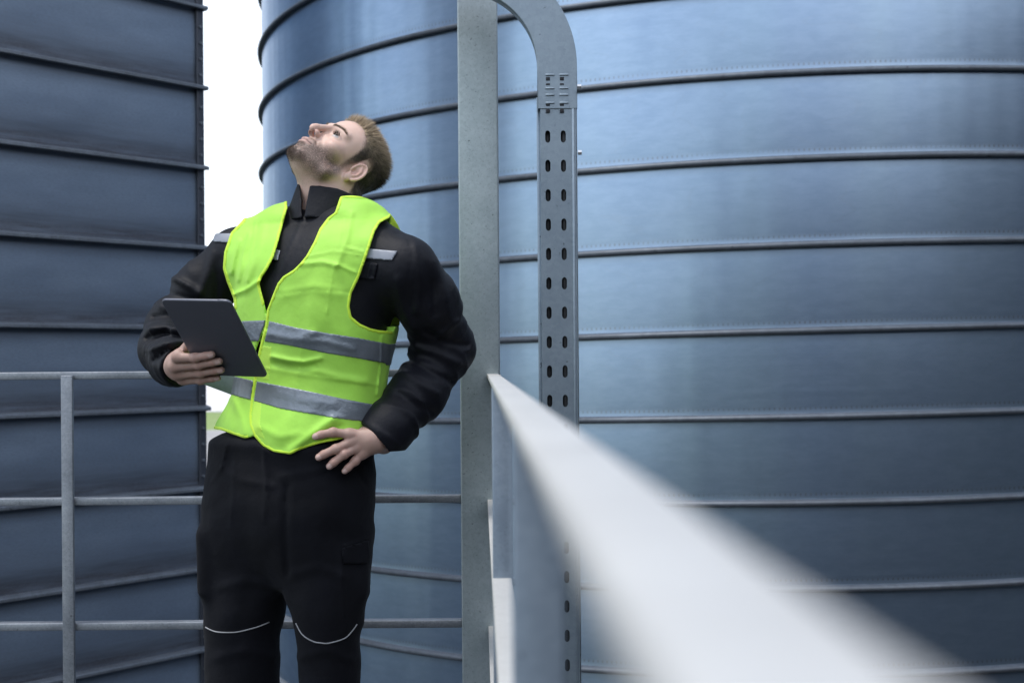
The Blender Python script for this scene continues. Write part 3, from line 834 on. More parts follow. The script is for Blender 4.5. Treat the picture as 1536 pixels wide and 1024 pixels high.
# ================================================================== head (local axes: l = his left, f = forward, u = up)
HR = np.array([[0.6691, -0.2888, 0.6848], [-0.722, -0.4713, 0.5066], [-0.1764, 0.8333, 0.5238]])
HO, HS = W(506.4, 249.3, 3.30), .946
def to_head(p): return ((p - HO) @ HR) / HS * 1000.0          # millimetres
def from_head(q): return HO + (np.asarray(q, float) / 1000.0 * HS) @ HR.T
def hE(q, c, r): return ellipsoid(q, np.array(c, F32), r)
EYE = np.array([32.0, 73.2, 4.5]); EYER = 12.4
def head_mm(q, ears=True):
    """signed distance, millimetres, of the bare head"""
    s = q.astype(F32).copy(); s[:, 0] = np.abs(s[:, 0])
    d = hE(s, (0, -4, 46), (75, 92, 76))
    d = smin(d, hE(s, (0, 26, 48), (68, 64, 60)), 12)
    d = smin(d, hE(s, (0, 36, -8), (60, 56, 74)), 18)
    # jaw
    d = smin(d, capsule(s, (54, 6, -48), (50, 26, -74), 13, 14), 16)
    d = smin(d, capsule(s, (50, 26, -74), (14, 81, -92), 15, 14), 16)
    d = smin(d, capsule(s, (0, 86, -91.5), (13, 82, -91.5), 15.5, 14), 10)
    d = smin(d, hE(s, (0, 46, -66), (46, 46, 40)), 18)
    # cheekbones, brow, muzzle
    d = smin(d, hE(s, (47, 58, -22), (20, 24, 18)), 16)
    d = smin(d, capsule(s, (8, 90, 27), (46, 70, 27), 11, 8), 12)
    d = smin(d, hE(s, (0, 75, -56), (33, 26, 29)), 14)
    # sockets
    d = smax(d, -hE(s, (33, 94, 6), (18, 17, 13)), 9)
    d = smax(d, -hE(s, (13, 100, 8), (7, 12, 12)), 8)
    # nose
    n = capsule(s, (0, 93, 20), (0, 112, -16), 7.5, 9)
    n = smin(n, capsule(s, (0, 112, -16), (0, 114.5, -23), 9, 10.2), 5)
    n = smin(n, hE(s, (12.5, 102, -27), (6.2, 10, 8)), 4)
    d = smin(d, n, 7)
    d = smax(d, -hE(s, (8.6, 106.5, -34.5), (5.0, 8.0, 7.4)), 1.2)
    # alar crease and philtrum, mouth-corner dimple
    d = smax(d, -capsule(s, (20, 92, -36), (27, 84, -52), 1.6), 7)
    # lips
    up = chain(s, [np.array([0, 102.5, -54.5]), np.array([9, 100.5, -55]), np.array([23, 90.5, -59.5])], [4.3, 4.5, 2.0], 4)
    lo = chain(s, [np.array([0, 100.5, -66]), np.array([10, 98, -65.5]), np.array([22, 90, -61.5])], [5.0, 4.8, 2.0], 4)
    d = smin(d, up, 6); d = smin(d, lo, 5)
    d = smax(d, -chain(s, [np.array([0, 108.5, -60]), np.array([11, 104.5, -60]), np.array([25, 92, -60.7])], [1.7, 1.7, 1.8], 2), 2.5)
    d = smax(d, -capsule(s, (0, 105, -78), (10, 101, -78), 5.5), 9)
    # lids round the eyeball, opening cut
    e = np.linalg.norm(s - EYE.astype(F32), axis=1) - 13.9
    d = smin(d, e, 5)
    d = smax(d, -hE(s, (34, 93, 4.4), (15.5, 22, 6.2)), 1.2)
    d = smin(d, np.maximum(np.abs(np.linalg.norm(s - EYE.astype(F32), axis=1) - 13.6) - .0, 3), .1) if False else d
    d = smax(d, -(np.linalg.norm(s - EYE.astype(F32), axis=1) - 11.9), .6)
    if ears:
        M = np.array([[math.cos(.42), math.sin(.42), 0], [-math.sin(.42), math.cos(.42), 0], [0, 0, 1.0]])
        c = np.array([77.0, -9, -5])
        # local ear axes: a = outward, b = backwards/out along the plate, z up
        rel = s - c.astype(F32)
        b = np.array([.50, -.866, -.05]); a = np.array([.866, .50, 0]); z = _n([-.02, -.22, 1.0])
        y_ = rel @ b.astype(F32); x_ = rel @ a.astype(F32); z_ = rel @ z.astype(F32)
        E = np.stack([x_, y_, z_], 1)
        plate = hE(E, (0, 2, 2), (4.0, 15.5, 28))
        plate = smin(plate, hE(E, (0, -3, -24), (4.6, 8.5, 10)), 6)
        rim = []
        for i in range(15):
            t = math.radians(200 - 250 * i / 14)
            rim.append(np.array([3.2, 2 + 15.5 * math.cos(math.pi - t) * -1 * -1, 2 + 28 * math.sin(t)]))
        rim = [np.array([3.0, 2 - 15.5 * math.cos(th), 2 + 28 * math.sin(th)]) for th in np.radians(np.linspace(-2, 238, 17))]
        helix = chain(E, rim, [3.1] * 17, 2)
        anti = chain(E, [np.array([2.6, -2, 20.0]), np.array([3.2, 6, 10]), np.array([3.4, 7.5, -2]), np.array([3.2, 3, -13]), np.array([3.2, -5, -15])], [2.4, 3, 3, 3, 3], 2)
        ear = smin(smin(plate, helix, 3), anti, 3)
        ear = smin(ear, hE(E, (3, -12, -4), (4, 4, 7)), 4)
        ear = smax(ear, -hE(E, (6.5, -2.5, -4), (7.0, 7.5, 11)), 3)
        d = smin(d, ear, 4)
    return d
NK = [from_head((0, -2, -22)), w(499, 290, .05), w(490, 345, .045)]
THR = [from_head((0, 44, -74)), w(484, 290, .03), w(484, 345, .04)]
def neck(p):
    d = chain(p, NK, [.050, .058, .070], .03)
    d = smin(d, chain(p, THR, [.032, .042, .046], .03), .04)
    a = w(462, 268, -.02); 
    return smin(d, capsule(p, from_head((0, 50, -86)), w(473, 282, .0), .014, .020), .03)
def head(p): return smin(head_mm(to_head(p)) * .001 * HS, neck(p), .016)
hv, hf = surface_net(lambda p: np.maximum(head(p), (w(480, 350)[2] - p[:, 2])), from_head((0, 0, 15)) - np.array([.155, .165, .20]), from_head((0, 0, 15)) + np.array([.16, .165, .16]), .0017, smooth=1)
# hairline (z limit as a function of y on the side of the head, mm)
HL = np.array([(-130, -52), (-95, -66), (-60, -66), (-42, -44), (-33, -8), (-27, 24), (-14, 37), (2, 36), (8, 6), (13, -10), (22, -12), (27, 12), (33, 40), (47, 62), (62, 76), (78, 80), (92, 82), (130, 84)], float)
def hair_mask(q):
    return q[:, 2] - np.interp(q[:, 1], HL[:, 0], HL[:, 1])       # >0 : hair grows here (mm inside the line)
def sst(a, b, x):
    t = np.clip((x - a) / (b - a), 0, 1); return t * t * (3 - 2 * t)
def skin_tint(p):
    q = to_head(p); x = np.abs(q[:, 0]); y, z = q[:, 1], q[:, 2]
    base = np.tile(np.array([.68, .465, .375]), (len(p), 1))
    n = sines(p, 61, 260) * .5 + .5
    base *= (1 + .07 * (n[:, None] - .5))
    def blend(m, c):
        nonlocal base
        base = base * (1 - m[:, None]) + np.array(c) * m[:, None]
    red = np.exp(-(((x - 10) / 14) ** 2 + ((y - 108) / 16) ** 2 + ((z + 26) / 12) ** 2)) * .55 + .5 * np.exp(-(((x - 82) / 12) ** 2 + ((y + 12) / 26) ** 2 + ((z - 3) / 34) ** 2)) + .25 * np.exp(-(((x - 42) / 16) ** 2 + ((z + 22) / 16) ** 2)) * (y > 40)
    blend(np.clip(red, 0, .7), (.56, .29, .24))
    # nostrils: inner shade painted into the tint
    nost = np.exp(-(((x - 8.6) / 5.0) ** 2 + ((y - 105.5) / 7.5) ** 2 + ((z + 32) / 4.6) ** 2))
    blend(np.clip(nost * 1.3, 0, .9), (.06, .025, .02))
    jaw = sst(-20, -50, z + .20 * (y - 60)) * sst(-2, 18, y)                        # beard field
    face = sst(-44, -60, z) * (y > 62)
    mous = np.exp(-(((z + 47) / 6.5) ** 2)) * (x < 30) * (y > 84)
    side = sst(50, 58, x) * np.exp(-((y - 17) / 9) ** 2) * sst(30, 8, z) * sst(-80, -60, z)
    corner = np.exp(-(((x - 30) / 7) ** 2 + ((z + 58) / 9) ** 2)) * (y > 66)
    br = np.clip(np.maximum(np.maximum(np.maximum(jaw, face), corner), np.maximum(mous, side * .9)), 0, 1)
    lips = np.exp(-((z + 60 + .0 * x) / 7.0) ** 2) * (x < 25) * sst(92, 100, y + .30 * x)
    ld = np.exp(-(((x) / 22) ** 4)) * np.exp(-((z + 60) / 8.0) ** 4) * (y > 92)
    br *= (1 - np.clip(ld * 1.1, 0, 1))
    below = sst(-96, -118, z - .25 * (70 - y)) # throat: only thin stubble
    br *= 1 - .75 * below
    st = np.clip(.95 + .25 * np.random.default_rng(4).normal(size=len(p)) + .15 * sines(p, 63, 160), .3, 1)
    chin = np.exp(-((x / 26) ** 2 + ((z + 95) / 20) ** 2)) * (y > 70)
    blend(np.clip(br * st * (.93 + .07 * chin), 0, .96), (.088, .060, .044))
    blend(np.clip(ld, 0, 1) * .75, (.43, .23, .20))
    blend(np.exp(-((z + 60.2) / 1.9) ** 2) * (x < 27) * (y > 86) * .85, (.10, .05, .045))  # shade of the crease between the lips painted into the tint
    # eyebrows base, lash line
    hm = hair_mask(q)
    blend(sst(-9, 16, hm + 4 * np.random.default_rng(8).normal(size=len(p))) * .86 * (1 - .5 * np.exp(-(((x - 82) / 10) ** 2)) * ((y < 14) & (y > -30) & (z < 40))), (.13, .095, .07))
    lid = np.exp(-((np.linalg.norm(np.stack([x, y, z], 1) - EYE, axis=1) - 13.4) / 2.0) ** 2) * np.exp(-(((x - 33) / 15) ** 2)) * np.exp(-((z - 10.6) / 1.8) ** 2) * (y > 78)
    blend(np.clip(lid, 0, 1) * .8, (.10, .06, .05))
    ere = np.exp(-(((x - 83) / 6) ** 2 + ((y + 6) / 6) ** 2 + ((z + 2) / 7) ** 2))
    blend(np.clip(ere, 0, 1) * .5, (.28, .12, .09))
    return np.concatenate([base, np.ones((len(p), 1))], 1)
# ================================================================== hands
def surf_pt(px, py, fn, lift):
    y = hitY(px, py, fn)
    return W(px, py, (y if y is not None else D0 - .1) - lift)
_cl = lambda p: np.minimum(trousers(p), vbase(p) - .013)
def hip_pt(x, y, lift): return surf_pt(x, y, _cl, lift)
LH = dict(
    index=[(524, 651, .016), (500, 648, .013), (482, 651.5, .009), (473.5, 654.5, .009)],
    middle=[(528, 662, .017), (504, 673, .014), (486, 681, .010), (478.5, 685.5, .009)],
    ring=[(535, 671, .017), (516, 681, .014), (501, 693, .010), (494.5, 699, .009)],
    little=[(545, 679, .016), (533, 691, .013), (522.5, 701, .010), (517.5, 706, .009)])
LRD = dict(index=[.0102, .0094, .0087, .0079], middle=[.0105, .0096, .0088, .0080], ring=[.0102, .0094, .0086, .0078], little=[.0095, .0085, .0077, .0070])
LW0 = w(575, 664, -.115); 
LHP = {k: [hip_pt(*q) for q in v] for k, v in LH.items()}
_ym = np.mean([LHP[k][0][1] for k in LHP])
for k in LHP:                                  # even out depth at the knuckles
    LHP[k][0][1] = .35 * LHP[k][0][1] + .65 * _ym
LWR = W(560, 659, _ym + .004)
LTH = [W(548, 650, _ym + .022), W(528, 641, _ym + .055), W(512, 640, _ym + .085)]
def left_hand(p):
    d = None
    for k, pts in LHP.items():
        c = chain(p, pts, LRD[k], .004)
        # knuckle swellings
        for j, rr in ((0, .0112), (1, .0094)):
            c = smin(c, np.linalg.norm(p - pts[j].astype(F32), axis=1) - rr, .006)
        d = c if d is None else np.minimum(d, c)
    fan = None
    for k in LHP:
        c = capsule(p, LHP[k][0], LWR + (LHP[k][0] - LHP['middle'][0]) * .42, .0108, .0150)
        fan = c if fan is None else smin(fan, c, .010)
    fan = smin(fan, capsule(p, LWR, LW0, .0220, .025), .02)
    fan = smin(fan, chain(p, LTH, [.015, .0105, .0085], .006), .016)
    d = smin(d, fan, .009)
    d -= .0010 * sum(np.exp(-((np.linalg.norm(p - (LHP[k][0] * .5 + LWR * .5).astype(F32), axis=1)) / .02) ** 2) for k in ('middle', 'ring')) * 0
    return d
# tablet plane, shared by the right hand
TB_C = W(323.5, 507.5, D0 - .29)
_s = FPX / (D0 - .29)
def px_vec(dx, dy, dd): return np.array([dx / _s, dd, -dy / _s])
TB_X = px_vec(109.0, 4, -.047); TB_Yv = px_vec(29, 112, .170)
TBW, TBH = np.linalg.norm(TB_X), np.linalg.norm(TB_Yv)
TB_ex = TB_X / TBW; TB_ey = TB_Yv - (TB_Yv @ TB_ex) * TB_ex; TB_ey /= np.linalg.norm(TB_ey)
TB_n = np.cross(TB_ex, TB_ey); TB_n = TB_n if TB_n[1] < 0 else -TB_n          # back of the tablet, towards the camera
def tab_pt(px, py, lift):
    """point seen at this pixel on the plane of the tablet's back, lifted off it"""
    o = np.array([0, 0, CZ]); d = W(px, py, 1.0) - o
    c = TB_C + TB_n * .0036
    t = ((c - o) @ TB_n) / (d @ TB_n)
    return o + d * t + TB_n * lift
RH = dict(
    index=[(268, 531, .010), (296, 531, .010), (311, 529, .0085), (320, 527.5, .0080)],
    middle=[(266, 543, .012), (301, 541, .011), (321, 538.5, .0090), (331, 537.5, .0080)],
    ring=[(269, 555, .012), (304, 553, .011), (324, 551, .0090), (334, 550.5, .0080)],
    little=[(276, 565, .010), (304, 564.5, .010), (321, 563.5, .0080), (329, 563, .0075)])
RHP = {k: [tab_pt(*q) for q in v] for k, v in RH.items()}
RRD = dict(index=[.0105, .0090, .0082, .0075], middle=[.0108, .0094, .0085, .0076], ring=[.0105, .0090, .0082, .0074], little=[.0098, .0080, .0072, .0065])
RKN = {k: tab_pt(x, y, l) for k, (x, y, l) in dict(index=(268, 530, .004), middle=(266, 543, .008), ring=(270, 556, .007), little=(279, 566, .004)).items()}
_yt = RHP['middle'][0][1]; RWR = W(265, 549, _yt + .028); RW0 = W(264, 546, _yt + .080)
RTH = [W(266, 541, _yt + .020), W(272, 531, _yt + .030), tab_pt(288, 516, -.022), tab_pt(302, 512, -.0165)]
def right_hand(p):
    d = None
    for k, pts in RHP.items():
        c = chain(p, pts, RRD[k], .004)
        for j, rr in ((1, .0098),): c = smin(c, np.linalg.norm(p - pts[j].astype(F32), axis=1) - rr, .006)
        d = c if d is None else np.minimum(d, c)
    palm = None
    for k in RKN:
        c = capsule(p, RKN[k], RWR + (RKN[k] - RKN['middle']) * .5, .0120, .0175)
        palm = c if palm is None else smin(palm, c, .012)
    palm = smin(palm, capsule(p, RWR, RW0, .025, .028), .02)
    palm = smin(palm, chain(p, RTH, [.015, .012, .0105, .0085], .006), .014)
    d = smin(d, palm, .008)
    # never inside the tablet
    q = p - TB_C.astype(F32)
    box = np.maximum(np.maximum(np.abs(q @ TB_ex.astype(F32)) - TBW / 2, np.abs(q @ TB_ey.astype(F32)) - TBH / 2), np.abs(q @ TB_n.astype(F32)) - .0037)
    return np.maximum(d, -box)
def bounds(pts, m): pts = np.array(pts); return pts.min(0) - m, pts.max(0) + m
lo, hi = bounds([q for v in LHP.values() for q in v] + [LWR, LW0] + LTH, .03)
lhv, lhf = surface_net(left_hand, lo, hi, .0014, smooth=1)
lo, hi = bounds([q for v in RHP.values() for q in v] + [RWR, RW0] + RTH, .032)
rhv, rhf = surface_net(right_hand, lo, hi, .0014, smooth=1)
def hand_tint(p, fingers, back):
    base = np.tile(np.array([.40, .255, .205]), (len(p), 1)); n = sines(p, 71, 240)
    base *= (1 + .06 * n[:, None])
    red = np.zeros(len(p)); nail = np.zeros(len(p))
    for k, pts in fingers.items():
        for j, a_ in ((0, .30), (1, .55), (2, .5)):
            red += a_ * np.exp(-(np.linalg.norm(p - pts[j], axis=1) / .0105) ** 2)
        t = pts[3] - pts[2]; t = t / np.linalg.norm(t)
        c = pts[3] + back * .0062 + t * .0004
        r = p - c; al = r @ t; la = np.linalg.norm(r - np.outer(al, t), axis=1)
        nail = np.maximum(nail, ((np.abs(al) < .0056) & (la < .0052)).astype(float))
    red = np.clip(red, 0, .6)
    base = base * (1 - red[:, None]) + np.array([.42, .19, .15]) * red[:, None]
    base = base * (1 - .6 * nail[:, None]) + np.array([.62, .45, .41]) * .6 * nail[:, None]
    return np.concatenate([base, np.ones((len(p), 1))], 1)
# ================================================================== materials of the man
def mat_skin():
    t = NT('skin'); a = t.n('ShaderNodeAttribute'); a.attribute_name = 'tint'; ob = t.coords()
    n = t.noise(ob, 90, 4); c = t.mix(.10, a.outputs['Color'], t.ramp(n, [(.3, (.42, .22, .18)), (.7, (.66, .48, .40))]))
    nb = t.bump(t.noise(ob, 700, 3), .10, .0006)
    t.set(Base_Color=c, Roughness=.52, Subsurface_Weight=.12, Subsurface_Radius=(.012, .005, .003), Subsurface_Scale=.5, Normal=nb)
    return t.m
def mat_cloth(name, col, rough, sheen, scale=38, bump=.18, tw=900):
    t = NT(name); ob = t.coords()
    f = t.noise(ob, 9, 5); lo = tuple(c * .75 for c in col); hi = tuple(c * 1.35 for c in col)
    nb = t.bump(t.noise(ob, scale, 4, .6), bump, .012)
    nb = t.bump(t.noise(ob, tw, 2), .25, .0008, nb)
    t.set(Base_Color=t.ramp(f, [(.3, lo), (.7, hi)]), Roughness=rough, Sheen_Weight=sheen, Sheen_Roughness=.5, Specular_IOR_Level=.22, Normal=nb)
    return t.m
def mat_vest(name, col, mixf):
    t = NT(name); ob = t.coords()
    f = t.noise(ob, 14, 5); wv = t.noise(ob, 800, 2)
    lo = tuple(c * .93 for c in col); hi = tuple(min(1, c * 1.07) for c in col)
    c = t.ramp(f, [(.3, lo), (.7, hi)])
    nb = t.bump(t.noise(ob, 30, 4, .55), .14, .010); nb = t.bump(wv, .2, .0006, nb)
    t.set(Base_Color=c, Roughness=.62, Normal=nb, Sheen_Weight=.1)
    tr = t.n('ShaderNodeBsdfTranslucent'); t.l(c, tr.inputs['Color'])
    ms = t.n('ShaderNodeMixShader'); ms.inputs[0].default_value = mixf
    t.l(t.p.outputs[0], ms.inputs[1]); t.l(tr.outputs[0], ms.inputs[2]); t.l(ms.outputs[0], t.out.inputs['Surface'])
    return t.m
def mat_tint(name, rough, spec=.4):
    t = NT(name); a = t.n('ShaderNodeAttribute'); a.attribute_name = 'tint'
    t.set(Base_Color=a.outputs['Color'], Roughness=rough, Specular_IOR_Level=spec); return t.m
M_SKIN = mat_skin(); M_HAIR = mat_tint('hair_strands', .55, .3); M_EYE = mat_tint('eye_surface', .25, .18)
M_JACKET = mat_cloth('jacket_cloth', (.0029, .0033, .0066), .58, .02)
M_TROUS = mat_cloth('trouser_cloth', (.0026, .0029, .0056), .85, .02)
M_VEST = mat_vest('hi_vis_mesh', (.43, .83, .09), .13)
M_TRIM = mat_vest('hi_vis_binding', (.62, .90, .05), .12)
M_TRIM2 = mat_vest('hi_vis_double_layer', (.55, .90, .10), .15)
def mat_tape():
    t = NT('reflective_tape'); ob = t.coords()
    f = t.noise(ob, 12, 4); c = t.ramp(f, [(.3, (.15, .175, .20)), (.7, (.21, .235, .265))])
    nb = t.bump(t.noise(ob, 34, 4, .6), .35, .010)
    t.set(Base_Color=c, Roughness=.38, Metallic=.35, Normal=nb); return t.m
M_TAPE = mat_tape()
M_TAPE2 = simple('shoulder_tape', (.22, .235, .27), .45, .2, .1, 20)
M_PIPE = simple('knee_piping_cord', (.30, .30, .31), .7)
M_BOOT = simple('boot_leather', (.02, .018, .016), .5, 0, .3, 20, .2, 60)

# ================================================================== body: one skin mesh (head, neck, trunk, limbs, hands)
def inner(p):
    d = stack(p, T_TORSO) + .035
    d = smin(d, stack(p, T_HIP) + .035, .05)
    d = smin(d, stack(p, T_LR) + .028, .03); d = smin(d, stack(p, T_LL) + .028, .03)
    d = smin(d, capsule(p, SL, SRJ, .040), .05)
    d = smin(d, chain(p, NK[1:], [.052, .060], .02), .03)
    d = smin(d, chain(p, [SL, LA[1], LA[2], LA[3], LW0], [.042, .042, .036, .032, .026], .02), .02)
    d = smin(d, chain(p, [SRJ, RA[1], RA[2], RA[3], RW0], [.042, .040, .036, .034, .027], .02), .02)
    return d
bv, bf = surface_net(inner, (-.95, 2.85, .05), (.02, 3.60, 1.52), .009, smooth=1)
person = None
tint = [skin_tint(hv), hand_tint(lhv, LHP, np.array([0, -1.0, 0])), hand_tint(rhv, RHP, TB_n), np.tile([.5, .33, .27, 1], (len(bv), 1))]
n1, n2, n3 = len(hv), len(hv) + len(lhv), len(hv) + len(lhv) + len(rhv)
person = mesh_obj('person', np.concatenate([hv, lhv, rhv, bv]), np.concatenate([hf, lhf + n1, rhf + n2, bf + n3]), M_SKIN, None, colors=np.concatenate(tint))
tag(person, 'bearded man in lime safety vest and black workwear looking up, left hand on his hip', 'person')
P = person
# eyes
def eye(side):
    n1_, n2_ = 40, 28; V, Fc, Cc = [], [], []
    c = EYE * np.array([side, 1, 1]); g = _n(np.array([.30 if side > 0 else .22, .84, .46]))
    for i in range(n2_ + 1):
        th = math.pi * i / n2_
        for j in range(n1_):
            ph = 2 * math.pi * j / n1_
            dd = np.array([math.sin(th) * math.cos(ph), math.cos(th), math.sin(th) * math.sin(ph)])
            a_ = math.degrees(math.acos(np.clip(dd @ g, -1, 1)))
            V.append(from_head(c + dd * (EYER + (.5 if a_ < 26 else 0))))
            Cc.append((.006, .006, .008, 1) if a_ < 15 else (.045, .042, .038, 1) if a_ < 31 else (.010, .012, .016, 1) if a_ < 35 else (.52, .47, .45, 1))
    for i in range(n2_):
        for j in range(n1_): Fc.append((i * n1_ + j, i * n1_ + (j + 1) % n1_, (i + 1) * n1_ + (j + 1) % n1_, (i + 1) * n1_ + j))
    mesh_obj('eye', V, np.array(Fc), M_EYE, P, colors=Cc)
eye(1); eye(-1)
# ------------------------------------------------------------------ hair: a close cap of roots plus single strands
def hair_thick(q):
    hm = hair_mask(q); top = sst(45, 100, q[:, 2])
    return np.where(hm > 0, sst(0, 14, hm) * (1.2 + 3.4 * top), -3.0)
def hair_fn(p):
    q = to_head(p); d = smin(head_mm(q, ears=False), neck(p) * 1000 / HS, 16)
    m = d < 18
    out = d.copy()
    if m.any(): out[m] = d[m] - hair_thick(q[m]) - 1.0 * sines(p[m], 81, 330)
    out[~m] = d[~m] - 12
    return out * .001 * HS
cv, cf = surface_net(hair_fn, from_head((0, 0, 15)) - np.array([.15, .16, .15]), from_head((0, 0, 15)) + np.array([.16, .16, .16]), .0026)
keep = hair_mask(to_head(cv)) + 3.5 * sines(cv, 85, 900) > np.where(to_head(cv)[:, 2] < 70, 6.0, 1.5)
cf = cf[keep[cf].all(1)]
def grow(name, base_v, base_f, nst, maskf, lenf, dirf, radf, colf, seed, extra=None):
    r = np.random.default_rng(seed)
    tri = np.concatenate([base_f[:, [0, 1, 2]], base_f[:, [0, 2, 3]]])
    a, b, c = base_v[tri[:, 0]], base_v[tri[:, 1]], base_v[tri[:, 2]]
    cr = np.cross(b - a, c - a); ar = np.linalg.norm(cr, axis=1); nrm = cr / np.maximum(ar, 1e-12)[:, None]
    cen = (a + b + c) / 3; wgt = ar * maskf(to_head(cen)); wgt = np.maximum(wgt, 0); wgt /= wgt.sum()
    pick = r.choice(len(tri), nst, p=wgt)
    u1, u2 = r.random(nst), r.random(nst); fl = u1 + u2 > 1; u1[fl] = 1 - u1[fl]; u2[fl] = 1 - u2[fl]
    root = a[pick] + u1[:, None] * (b - a)[pick] + u2[:, None] * (c - a)[pick]
    N = nrm[pick]; q = to_head(root)
    L = lenf(q, r) * .001; dr = dirf(q, N, r); dr /= np.linalg.norm(dr, axis=1)[:, None]
    curl = dirf(q, N * .0, r); curl /= np.maximum(np.linalg.norm(curl, axis=1), 1e-6)[:, None]
    S = 4; V = np.zeros((nst, S, 3, 3)); Cc = np.zeros((nst, S, 3, 4)); col = colf(q, r)
    sd = np.cross(dr, N + r.normal(0, .3, N.shape)); sd /= np.maximum(np.linalg.norm(sd, axis=1), 1e-6)[:, None]; up = np.cross(sd, dr)
    rad = radf(q) * .001
    for i in range(S):
        t = i / (S - 1)
        ctr = root - N * .0012 + dr * (L * t)[:, None] + curl * (L * .35 * t * t)[:, None]
        rr = rad * (1 - .85 * t)
        for k in range(3):
            an = 2 * math.pi * k / 3
            V[:, i, k] = ctr + rr[:, None] * (math.cos(an) * sd + math.sin(an) * up)
            Cc[:, i, k, :3] = col * (1 + .15 * t); Cc[:, i, k, 3] = 1
    idx = np.arange(nst)[:, None] * (S * 3)
    Fq = []
    for i in range(S - 1):
        for k in range(3):
            k2 = (k + 1) % 3
            Fq.append(np.concatenate([idx + i * 3 + k, idx + i * 3 + k2, idx + (i + 1) * 3 + k2, idx + (i + 1) * 3 + k], 1))
    Fq = np.concatenate(Fq); V = V.reshape(-1, 3); Cc = Cc.reshape(-1, 4)
    if extra is not None:
        ev, ef, ec = extra; Fq = np.concatenate([Fq, ef + len(V)]); V = np.concatenate([V, ev]); Cc = np.concatenate([Cc, ec])
    return mesh_obj(name, V, Fq, M_HAIR, P, colors=Cc)
LW_ = lambda v: (HR @ np.asarray(v, float))          # local direction -> world
def h_len(q, r):
    top = sst(40, 98, q[:, 2]); return (2.4 + 13.0 * top) * r.uniform(.65, 1.2, len(q))
def h_dir(q, N, r):
    top = sst(30, 90, q[:, 2])[:, None]; fr = sst(20, 85, q[:, 1])[:, None]
    cl = np.stack([clump(q, 311), clump(q, 321), clump(q, 331)], 1)
    comb = (1 - top) * LW_((0, -.65, -.75)) + top * ((1 - fr) * LW_((.10, -.8, .35)) + fr * LW_((.25, .05, .95)))
    return N * (.30 + .55 * top) + comb * .8 + .28 * top * cl + r.normal(0, .13, N.shape)
def clump(q, s): return sines(q * .001, s, 520) + .6 * sines(q * .001, s + 1, 1100)
def h_col(q, r):
    top = sst(40, 105, q[:, 2] + .40 * q[:, 1])[:, None]; v = r.uniform(.55, 1.45, len(q))[:, None] * (1 + .38 * clump(q, 301))[:, None]
    fade = (sst(26, 2, hair_mask(q)) * sst(70, 40, q[:, 2]))[:, None]
    c = (1 - top) * np.array([.066, .050, .038]) + top * np.array([.400, .310, .210])
    return (c * (1 - fade) + np.array([.17, .115, .085]) * fade) * np.clip(v, .3, 2)
h_rad = lambda q: .30 + .26 * sst(40, 100, q[:, 2])
ec = np.ones((len(cv), 4)); qc = to_head(cv); ec[:, :3] = h_col(qc, np.random.default_rng(2)) * .8
fd = (sst(24, 3, hair_mask(qc)) * sst(78, 55, qc[:, 2]) * .8)[:, None]; ec[:, :3] = ec[:, :3] * (1 - fd) + np.array([.26, .175, .135]) * fd
grow('hair', cv, cf, 16000, lambda q: np.where(hair_mask(q) > 0, .4 + .6 * sst(20, 90, q[:, 2]), 0) * np.where((hair_mask(q) < 8) & (q[:, 2] < 60), .5, 1), h_len, h_dir, h_rad, h_col, 5, (cv, cf, ec))
# beard and moustache: short stubble strands
def beard_mask(q):
    x = np.abs(q[:, 0]); y, z = q[:, 1], q[:, 2]
    jaw = sst(-24, -54, z + .20 * (y - 60)) * sst(0, 20, y) * (1 - sst(-100, -116, z - .2 * (70 - y)) * .85)
    mo = np.exp(-(((z + 48) / 6) ** 2)) * (x < 28) * (y > 84)
    lip = (np.abs(z + 60) < 7.5) & (x < 23) & (y > 94)
    side = (x > 52) * np.exp(-((y - 17) / 8) ** 2) * sst(26, 6, z) * (z > -70)
    nos = (z > -40) & (y > 92)
    return np.where(lip | nos, 0, np.clip(jaw + mo + side, 0, 1)) * (1 + 1.2 * np.exp(-((x / 26) ** 2 + ((z + 95) / 22) ** 2)))
def b_len(q, r): return (2.2 + 3.2 * np.exp(-((q[:, 0] / 28) ** 2 + ((q[:, 2] + 98) / 22) ** 2)) * (q[:, 1] > 70)) * r.uniform(.6, 1.2, len(q))
def b_dir(q, N, r): return N * .55 + LW_((0, .05, -.8)) + r.normal(0, .18, N.shape)
def b_col(q, r): return np.array([.062, .042, .030]) * r.uniform(.5, 1.5, len(q))[:, None]
hq = to_head(hv); hk = (hq[:, 2] > -135) & (hq[:, 2] < 40) & (hq[:, 1] > -2)
grow('beard', hv, hf[hk[hf].all(1)], 9000, beard_mask, b_len, b_dir, lambda q: np.full(len(q), .19), b_col, 9)
def br_mask(q):
    x = np.abs(q[:, 0]); zc = np.interp(x, [8, 20, 36, 50], [25, 29.5, 31, 25]); wd = np.interp(x, [8, 20, 40, 52], [3.4, 3.4, 2.6, 1.3])
    return ((np.abs(q[:, 2] - zc) < wd) & (x > 9) & (x < 52) & (q[:, 1] > 50)).astype(float)
def br_dir(q, N, r):
    sg = np.sign(q[:, 0])[:, None]
    return N * .35 + sg * LW_((.85, -.15, .0)) + LW_((0, 0, .25)) + r.normal(0, .15, N.shape)
for sd_ in (1, -1): grow('eyebrow', hv, hf[((hq[:, 1] > 45) & (hq[:, 0] * sd_ > 0))[hf].all(1)], 450, br_mask, lambda q, r: r.uniform(4, 8, len(q)), br_dir, lambda q: np.full(len(q), .20), lambda q, r: np.array([.16, .115, .08]) * r.uniform(.6, 1.4, len(q))[:, None], 12)
